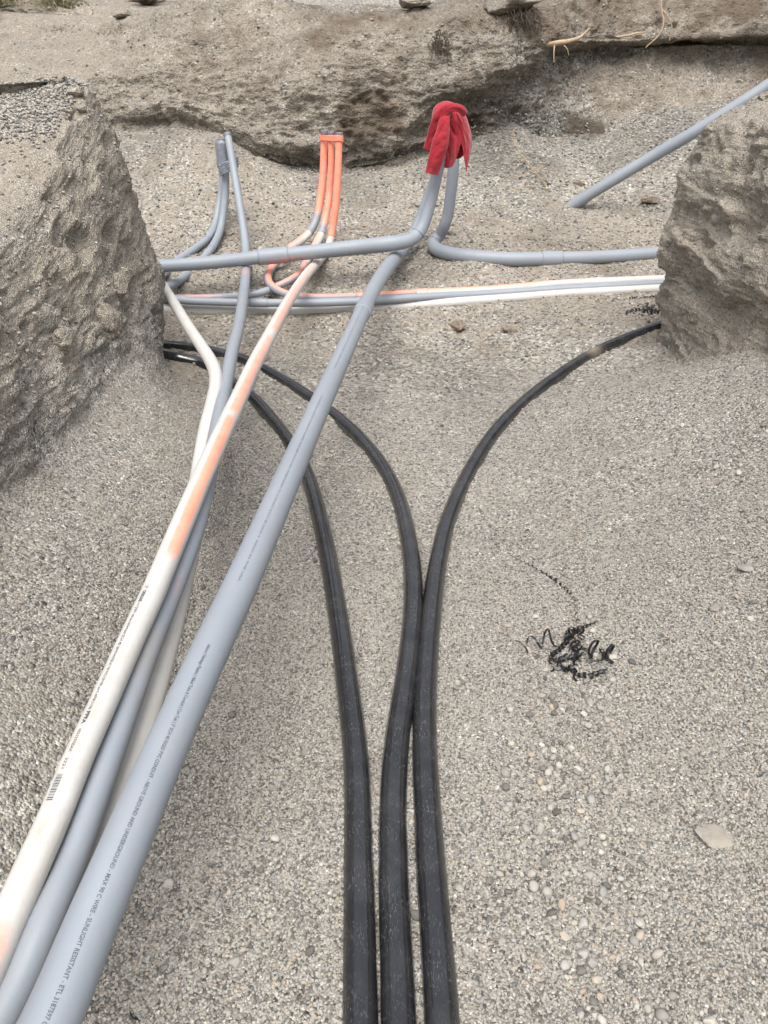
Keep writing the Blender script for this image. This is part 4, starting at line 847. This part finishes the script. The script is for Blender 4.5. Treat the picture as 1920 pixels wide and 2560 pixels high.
rock('dirt_clod', 'dark round clod on the left bank top near its corner', 'dirt clod', 0, 0, .045, M_BANK, .9, 34, point=on_mesh(PLd, 203, 272), sink=.1)
rock('stone', 'square dark stone on the crest of the far bank, upper left', 'stone', 0, 0, .22, M_BANK, .5, 35, point=on_mesh(PFd, 308, 42), sink=.1, elong=1.3)
rock('stone', 'brown stone on the crest of the far bank above the jacket', 'stone', 0, 0, .2, M_BANK, .5, 36, point=on_mesh(PFd, 1033, 18), sink=.1, elong=1.5)
rock('stone', 'grey boulder on the far bank edge above the root mat', 'stone', 0, 0, .38, M_BANK, .6, 37, point=on_mesh(PFd, 1283, 16), sink=.2, elong=1.4)
rock('stone', 'grey stone in the dark soil band at the upper right', 'stone', 0, 0, .1, M_BANK, .8, 38, point=on_mesh(PFd, 1686, 60), sink=.3)
# ------------------------------------------------------------------ black plastic shavings
def ground_pt(px, py):
    d = ray(px, py); t = 1.0
    while t < 14:
        p = d*t
        if CAM_H+p[2] <= gz(p[0], p[1]): return np.array([p[0], p[1], gz(p[0], p[1])])
        t += .003
def curl(pts, rad, turns, width, seed=0):
    """a helical ribbon whose axis follows picture points laid on the ground"""
    A = resample(crom(np.array([ground_pt(*p) for p in pts]), n_per=10), int(max(24, turns*16)))
    T, U, V = frames(A); k = np.linspace(0, 1, len(A)); r_ = np.interp(k, np.linspace(0, 1, len(rad)), rad); w_ = np.interp(k, np.linspace(0, 1, len(width)), width)
    a = k*turns*2*np.pi+seed+1.5*noise(k*turns*.6, seed+0*k, 0*k, 33); r_ = r_*(1+.45*noise(k*turns*.9, seed+3+0*k, 0*k, 34))
    rd = U*np.cos(a)[:, None]+V*np.sin(a)[:, None]
    C = A+rd*r_[:, None]+np.array([0, 0, 1])*(r_+.003)[:, None]
    half = T*(w_*.85)[:, None]+U*(w_*.2)[:, None]
    Pm = np.stack([C-half+rd*.0005, C+half+rd*.0005, C+half-rd*.0005, C-half-rd*.0005], 1); return Pm
def Zp(x, y): return (1220+x/4.74, 1360+y/4.74)
sets = [([Zp(320, 170), Zp(520, 280), Zp(700, 390), Zp(860, 500), Zp(960, 600), Zp(1040, 700)], [.0012, .003, .005, .005, .0045, .005], 15, [.0015, .003, .005, .005, .004]),
        ([Zp(1030, 720), Zp(1040, 820), Zp(1050, 900), Zp(1060, 980)], [.004, .006, .005], 3, [.004]),
        ([Zp(1300, 930), Zp(1180, 990), Zp(1080, 1040), Zp(960, 1100), Zp(930, 1180)], [.002, .005, .009, .012, .010], 10, [.003, .005, .007]),
        ([Zp(330, 1330), Zp(430, 1280), Zp(560, 1230), Zp(720, 1210), Zp(900, 1220)], [.026, .018, .022, .022, .016], 3.0, [.002, .004, .004]),
        ([Zp(930, 1180), Zp(860, 1270), Zp(760, 1350), Zp(750, 1430), Zp(860, 1400), Zp(1000, 1370), Zp(1120, 1330)], [.008, .005, .008, .008, .006], 12, [.006]),
        ([Zp(1060, 1060), Zp(1100, 1120), Zp(1040, 1220), Zp(1000, 1330), Zp(1100, 1390)], [.011, .013, .013, .012], 5, [.006]),
        ([Zp(960, 1120), Zp(1000, 1230), Zp(1060, 1320), Zp(1010, 1400), Zp(1060, 1450)], [.010, .014, .012, .010], 6, [.006]),
        ([Zp(1100, 1380), Zp(1220, 1350), Zp(1320, 1400), Zp(1400, 1430), Zp(1470, 1370), Zp(1350, 1300)], [.020, .024, .018, .018, .014], 4, [.006, .006]),
        ([Zp(750, 1520), Zp(850, 1490), Zp(980, 1530), Zp(1090, 1590), Zp(1200, 1600), Zp(1300, 1560), Zp(1400, 1540)], [.005, .005, .006, .008, .006, .006], 11, [.006]),
        ([Zp(990, 1560), Zp(1050, 1630), Zp(1180, 1620)], [.008, .006], 1.5, [.006]),
        ([Zp(830, 1450), Zp(850, 1500), Zp(960, 1520), Zp(1040, 1480)], [.008], 3, [.005])]
def shaving(name, label, sets):
    tubes = [curl(*s, seed=i*1.7) for i, s in enumerate(sets)]
    r_ = empty(name, Vector(tubes[0].reshape(-1, 3).mean(0)), label, 'plastic shavings')
    for t_ in tubes: join_tubes('ribbon', [t_], M_SHAV, r_, smooth=False)
    return r_
shaving('plastic_shavings', 'tangle of curled black plastic shavings with a long twisted tail on the open gravel', sets)
def Yp(x, y): return (1400+x/2.2115, 180+y/2.2115)
sets2 = [([Yp(360, 1345), Yp(420, 1325), Yp(500, 1325), Yp(550, 1330)], [.006, .010, .012, .010], 8, [.008]),
         ([Yp(450, 1350), Yp(480, 1310), Yp(530, 1335), Yp(470, 1350)], [.014, .016, .016], 6, [.010]),
         ([Yp(480, 1330), Yp(510, 1345), Yp(545, 1335)], [.014, .012], 3, [.010]),
         ([Yp(490, 1310), Yp(520, 1290), Yp(550, 1275)], [.004, .003], 4, [.004])]
shaving('plastic_shavings', 'small knot of black plastic shavings below the white pipe by the right bank', sets2)
shaving('plastic_shaving', 'single twisted black shaving lying just below the white pipe by the right bank', [([Yp(380, 1258), Yp(450, 1252), Yp(520, 1247), Yp(600, 1238)], [.005, .005], 16, [.005])])
shaving('plastic_shaving', 'thin dark shaving on the gravel left of the small knot', [([Yp(85, 1370), Yp(110, 1395), Yp(140, 1415)], [.003, .003], 3, [.008])])
def Xp(x, y): return (x/3.318, 2000+y/3.318)
shaving('plastic_shaving', 'thin black hook shaped shaving beside the big conduit at the bottom edge', [([Xp(1095, 1780), Xp(1115, 1820), Xp(1150, 1860)], [.002, .002], 1, [.006, .004])])
shaving('plastic_shaving', 'hair thin black curl touching the big conduit near the bottom edge', [([Xp(770, 1740), Xp(800, 1770), Xp(850, 1765), Xp(880, 1740)], [.002, .002], 1, [.002, .002])])
# ------------------------------------------------------------------ roots, stems, bushes
def stem_from(points, r, name, mat, parent=None):
    return join_tubes(name, [tube_poly(np.array(points), r, 7)], mat, parent)
def off(p, dx, dy, dz): return (p[0]+dx, p[1]+dy, p[2]+dz)
pR = on_mesh(PFd, 1395, 112)
rt = empty('tree_root', Vector(pR), 'broken pale root poking out of the far bank hollow', 'root')
stem_from([off(pR, -.16, .0, -.02), off(pR, -.05, -.16, .0), off(pR, .06, -.2, .015), off(pR, .17, -.22, .05), off(pR, .24, -.22, .12)], [.02, .024, .022, .016, .008], 'root_stem', M_ROOT, rt)
stem_from([off(pR, -.06, -.15, 0), off(pR, -.07, -.2, -.08), off(pR, -.06, -.2, -.16)], [.009, .006, .004], 'rootlet', M_ROOT, rt)
stem_from([off(pR, .0, -.17, 0), off(pR, .05, -.22, -.05), off(pR, .07, -.22, -.1)], [.006, .004, .003], 'rootlet', M_ROOT, rt)
pR = on_mesh(PFd, 1640, 20)
rt = empty('tree_root', Vector(pR), 'forked thin root dangling down the dark soil band at the upper right', 'root')
stem_from([off(pR, -.02, -.02, .25), off(pR, -.01, -.1, .12), off(pR, 0, -.12, 0), off(pR, .04, -.14, -.12), off(pR, .02, -.14, -.22), off(pR, -.10, -.12, -.34)], [.014, .012, .009, .008, .005], 'root_stem', M_ROOT, rt)
stem_from([off(pR, 0, -.12, .0), off(pR, .08, -.13, -.07), off(pR, .14, -.13, -.18), off(pR, .13, -.13, -.28)], [.008, .006, .004], 'rootlet', M_ROOT, rt)
pR = on_mesh(PFd, 1570, 83)
rt = empty('tree_root', Vector(pR), 'short straight root lying along the dark soil band', 'root')
stem_from([off(pR, -.14, -.08, -.02), off(pR, -.04, -.12, -.01), off(pR, .05, -.12, .01), off(pR, .14, -.1, .02)], [.008, .011, .01, .005], 'root_stem', M_ROOT, rt)
# root mats: dark fibrous tufts
for px, py, w_, lab in [(1310, 38, .15, 'dark fibrous root mat hanging under the grey boulder'), (1100, 95, .08, 'small dark root tuft in the far bank left of the boulder')]:
    p0 = on_mesh(PFd, px, py); tb = []; rr_ = random.Random(px)
    for k in range(int(w_*400)):
        a = off(p0, rr_.uniform(-w_, w_), -.02+rr_.uniform(-.04, 0), rr_.uniform(-.05, .06)); b_ = off(a, rr_.uniform(-.05, .05), rr_.uniform(-.12, -.03), rr_.uniform(-.10, .02))
        c_ = off(b_, rr_.uniform(-.05, .05), rr_.uniform(-.03, .03), rr_.uniform(-.12, -.01)); tb.append(tube_poly([a, b_, c_], [.006, .004, .002], 4))
    tag(join_tubes('root_mat', tb, M_TWIG), lab, 'roots')
# dry weed on the gravel heap
g0 = on_mesh(np.stack([GX, GY, GZ], -1), 1370, 470); wd = empty('dry_weed', Vector(g0), 'straw coloured dry weed stem sprawling on the gravel heap right of the jacket', 'weed')
def wpt(px, py, up): p = ground_pt(px, py); return (p[0], p[1]-.02, p[2]+up)
for pts, r_ in [([(1372, 475, .01), (1330, 440, .06), (1290, 405, .12), (1278, 372, .16)], .005), ([(1372, 475, .01), (1320, 478, .04), (1270, 487, .03)], .005), ([(1330, 440, .06), (1300, 450, .03), (1260, 455, .02)], .004),
                ([(1290, 405, .12), (1275, 385, .14), (1265, 380, .14)], .003), ([(1340, 448, .06), (1352, 430, .05), (1368, 462, .02)], .004), ([(1310, 425, .09), (1285, 430, .06), (1258, 440, .03)], .003), ([(1300, 415, .1), (1262, 408, .1)], .003)]:
    P_ = [wpt(*q_) for q_ in pts]; stem_from(P_ if len(P_) > 2 else [P_[0], tuple((np.array(P_[0])+np.array(P_[1]))/2), P_[1]], [r_, r_*.8, r_*.5], 'stem', M_STRAW, wd)
# bushes on the slope
def hill_pt(px, py):
    d = ray(px, py); t = 10.0
    while t < 60:
        p = d*t; zz = max(np.interp(p[1], [11.5, 60], [0, 0]), 0)
        iy = int(np.clip(np.searchsorted(hy, p[1])-1, 0, len(hy)-2)); ix = int(np.clip(np.searchsorted(hx, p[0])-1, 0, len(hx)-2))
        if p[1] > 11.5 and CAM_H+p[2] <= HZ[iy, ix]: return np.array([p[0], p[1], HZ[iy, ix]])
        t += .02
    return np.array([d[0]*14, d[1]*14, CAM_H+d[2]*14])
def bush(name, label, p0, rad, n, mat, leaf, seed, h=.7):
    r = random.Random(seed); root = empty(name, Vector(p0), label, 'bush'); tb, V, F = [], [], []
    for k in range(n):
        a = r.uniform(0, 6.283); e = r.uniform(.15, 1.4); L = rad*r.uniform(.6, 1.1)
        d = np.array([math.cos(a)*math.cos(e), math.sin(a)*math.cos(e), math.sin(e)*h]); m_ = np.array(p0)+d*L*.5+np.array([r.uniform(-.04, .04), 0, .02]); e_ = np.array(p0)+d*L+np.array([r.uniform(-.08, .08), r.uniform(-.08, .08), 0])
        tb.append(tube_poly([p0, m_, e_], [.008, .005, .002], 4))
        if leaf:
            for q_ in range(leaf):
                u_ = r.uniform(.3, 1); c = np.array(p0)+(e_-np.array(p0))*u_+np.array([r.gauss(0, .035), r.gauss(0, .035), r.gauss(0, .035)]); s_ = r.uniform(.012, .028)
                t1 = np.array([r.gauss(0, 1), r.gauss(0, 1), r.gauss(0, 1)]); t1 /= np.linalg.norm(t1); t2 = np.cross(t1, [r.gauss(0, 1), 1, .3]); t2 /= np.linalg.norm(t2)
                k0 = len(V); V += [c-t1*s_, c+t2*s_*.4, c+t1*s_, c-t2*s_*.4]; F.append((k0, k0+1, k0+2, k0+3))
    join_tubes('twigs', tb, M_TWIG if not leaf else M_STRAW, root)
    if leaf: tri_mesh('foliage', V, F, mat, root)
    return root
bush('bush', 'pale grey green bush on the slope at the upper left', hill_pt(152, 30), .62, 70, M_LEAF, 26, 3, .8)
bush('tumbleweed', 'dark leafless tumbleweed resting on the slope top', hill_pt(368, 14), .42, 160, None, 0, 5, .6)
bush('bush', 'dark low bush cut by the upper left corner of the photo', hill_pt(8, 20), .4, 50, M_LEAF, 14, 9, .6)
# ------------------------------------------------------------------ real gravel scattered over the surfaces
def pebble_meshes():
    col_ = bpy.data.collections.new('pebble_shapes'); t = (1+5**.5)/2
    iv = np.array([(-1, t, 0), (1, t, 0), (-1, -t, 0), (1, -t, 0), (0, -1, t), (0, 1, t), (0, -1, -t), (0, 1, -t), (t, 0, -1), (t, 0, 1), (-t, 0, -1), (-t, 0, 1)], float); iv /= np.linalg.norm(iv[0])
    fc = [(0,11,5),(0,5,1),(0,1,7),(0,7,10),(0,10,11),(1,5,9),(5,11,4),(11,10,2),(10,7,6),(7,1,8),(3,9,4),(3,4,2),(3,2,6),(3,6,8),(3,8,9),(4,9,5),(2,4,11),(6,2,10),(8,6,7),(9,8,1)]
    for k in range(7):
        r = np.random.default_rng(k+50); V = [tuple(v) for v in iv]; F = []; cache = {}
        def mid(a, b):
            key = (min(a, b), max(a, b))
            if key not in cache:
                v = np.array(V[a])+np.array(V[b]); v /= np.linalg.norm(v); V.append(tuple(v)); cache[key] = len(V)-1
            return cache[key]
        for a, b, c in fc: ab, bc, ca_ = mid(a, b), mid(b, c), mid(c, a); F += [(a, ab, ca_), (b, bc, ab), (c, ca_, bc), (ab, bc, ca_)]
        A = np.array(V); f = 1+.35*fbm(A[:, 0], A[:, 1], A[:, 2], 1.3, 2, k*7+1)+.22*fbm(A[:, 0], A[:, 1], A[:, 2], 3.1, 2, k*7+4); A = A*f[:, None]*np.array([1.15, r.uniform(.75, 1.0), r.uniform(.5, .8)])*.5
        me = bpy.data.meshes.new('pebble'); me.from_pydata([tuple(v) for v in A], [], F); me.materials.append(M_PEB)
        if k % 2: me.polygons.foreach_set('use_smooth', [True]*len(me.polygons))
        o = bpy.data.objects.new('pebble', me); col_.objects.link(o)
    return col_
PEB = pebble_meshes()
def scatter(name, P, dens, size_fn, seed, label_kind='stuff', sink=.15):
    """P (n, m, 3) surface grid, dens per quad in 1/m2 (n-1, m-1)."""
    r = np.random.default_rng(seed); a, b, c, d = P[:-1, :-1], P[:-1, 1:], P[1:, 1:], P[1:, :-1]
    ar = np.linalg.norm(np.cross(b-a, d-a), axis=2); ex = (ar*dens).ravel(); n = r.poisson(ex); idx = np.repeat(np.arange(len(n)), n)
    u = r.random(len(idx))[:, None]; v = r.random(len(idx))[:, None]
    A, B_, C_, D_2 = [q_.reshape(-1, 3)[idx] for q_ in (a, b, c, d)]
    X = (A*(1-u)+B_*u)*(1-v)+(D_2*(1-u)+C_*u)*v
    s = size_fn(r, X); nz = np.cross(B_-A, D_2-A); nz /= np.linalg.norm(nz, axis=1)[:, None]+1e-9; nz *= np.sign(nz[:, 2:3]+1e-6) if True else 1
    X = X+nz*(s*(.42-sink))[:, None]
    me = bpy.data.meshes.new(name); me.vertices.add(len(X)); me.vertices.foreach_set('co', X.astype(np.float32).ravel())
    rt_ = np.stack([r.normal(0, .35, len(X)), r.normal(0, .35, len(X)), r.uniform(0, 6.283, len(X))], 1)
    # tilt with the surface
    rt_[:, 0] += -np.arctan2(nz[:, 1], np.abs(nz[:, 2])+.3)*0
    for nm, ty, dat in (('rot', 'FLOAT_VECTOR', rt_), ('scl', 'FLOAT', s)):
        at = me.attributes.new(nm, ty, 'POINT'); at.data.foreach_set('vector' if ty == 'FLOAT_VECTOR' else 'value', dat.astype(np.float32).ravel())
    at = me.attributes.new('pick', 'INT', 'POINT'); at.data.foreach_set('value', r.integers(0, 7, len(X)).astype(np.int32))
    me.update(); me.materials.append(M_PEB)
    o = bpy.data.objects.new(name, me); COL.objects.link(o); tag(o, kind='stuff')
    ng = bpy.data.node_groups.new('scatter', 'GeometryNodeTree'); ng.interface.new_socket('Geometry', in_out='INPUT', socket_type='NodeSocketGeometry'); ng.interface.new_socket('Geometry', in_out='OUTPUT', socket_type='NodeSocketGeometry')
    gi, go = ng.nodes.new('NodeGroupInput'), ng.nodes.new('NodeGroupOutput'); ip = ng.nodes.new('GeometryNodeInstanceOnPoints'); ci = ng.nodes.new('GeometryNodeCollectionInfo')
    ci.inputs['Collection'].default_value = PEB; ci.inputs['Separate Children'].default_value = True; ci.inputs['Reset Children'].default_value = True
    m2p = ng.nodes.new('GeometryNodeMeshToPoints'); ng.links.new(gi.outputs[0], m2p.inputs[0]); ng.links.new(m2p.outputs[0], ip.inputs['Points']); ng.links.new(ci.outputs[0], ip.inputs['Instance']); ip.inputs['Pick Instance'].default_value = True
    for nm, ty, sock in (('rot', 'FLOAT_VECTOR', 'Rotation'), ('scl', 'FLOAT', 'Scale'), ('pick', 'INT', 'Instance Index')):
        na = ng.nodes.new('GeometryNodeInputNamedAttribute'); na.data_type = ty; na.inputs['Name'].default_value = nm; ng.links.new(na.outputs['Attribute'], ip.inputs[sock])
    ng.links.new(ip.outputs[0], go.inputs[0]); o.modifiers.new('scatter', 'NODES').node_group = ng
    print(name, len(X)); return o
def cellc(A): return (A[:-1, :-1]+A[1:, 1:])/2
cx_, cy_ = cellc(GX), cellc(GY); dist = np.hypot(cx_, cy_)
inview = (np.abs(cx_) < .42+.56*cy_+.15)
cl = fbm(cx_, cy_, 0*cx_, 3.0, 3, 77)
strip = np.exp(-((cx_-.47-.06*np.sin(cy_*4))/.13)**2)*sstep(2.3, 1.5, cy_)
dF = inview*(1-sstep(1.9, 2.9, cy_))*(cy_ > .55)*38000
dM = inview*(cy_ > .55)*((1-sstep(2.6, 4.8, cy_))*5000*(.45+1.0*sstep(-.1, .5, cl))+700*(1-sstep(6, 8, cy_)))
dC = inview*(cy_ > .55)*(45+1700*strip+160*sstep(.1, .5, cl)+60*sstep(5, 7, cy_))
scatter('gravel', GP, dF, lambda r, X: r.uniform(.003, .0068, len(X)), 1)
scatter('gravel', GP, dM, lambda r, X: r.uniform(.005, .0095, len(X))*(1+.8*sstep(3, 6, X[:, 1])), 2)
scatter('gravel', GP, dC, lambda r, X: .009+.015*r.random(len(X))**2.4+.006*sstep(4.5, 7, X[:, 1]), 3)
sL = cellc(np.abs(NL[..., 2])); zL = cellc(PLd[..., 2]); yL = cellc(PLd[..., 1])
scatter('gravel', PLd, (yL > 1.5)*(cellc(PLd[..., 0]) > -3.2)*(250+9000*(1-sstep(.12, .5, zL))+6200*sstep(.6, .9, sL)*sstep(1.33, 1.44, zL)), lambda r, X: np.where(X[:, 2] < .6, r.uniform(.0035, .0075, len(X)), r.uniform(.008, .017, len(X))), 4)
scatter('gravel', PRd, (cellc(PRd[..., 1]) > 2.6)*(cellc(PRd[..., 0]) < 3.2)*(400+3000*(1-sstep(.12, .4, cellc(PRd[..., 2])))), lambda r, X: r.uniform(.006, .011, len(X)), 5)
scatter('gravel', PFd, (np.abs(cellc(PFd[..., 0])) < 6)*(14+120*sstep(.75, 1.0, cellc(darkF))), lambda r, X: r.uniform(.014, .034, len(X)), 6)
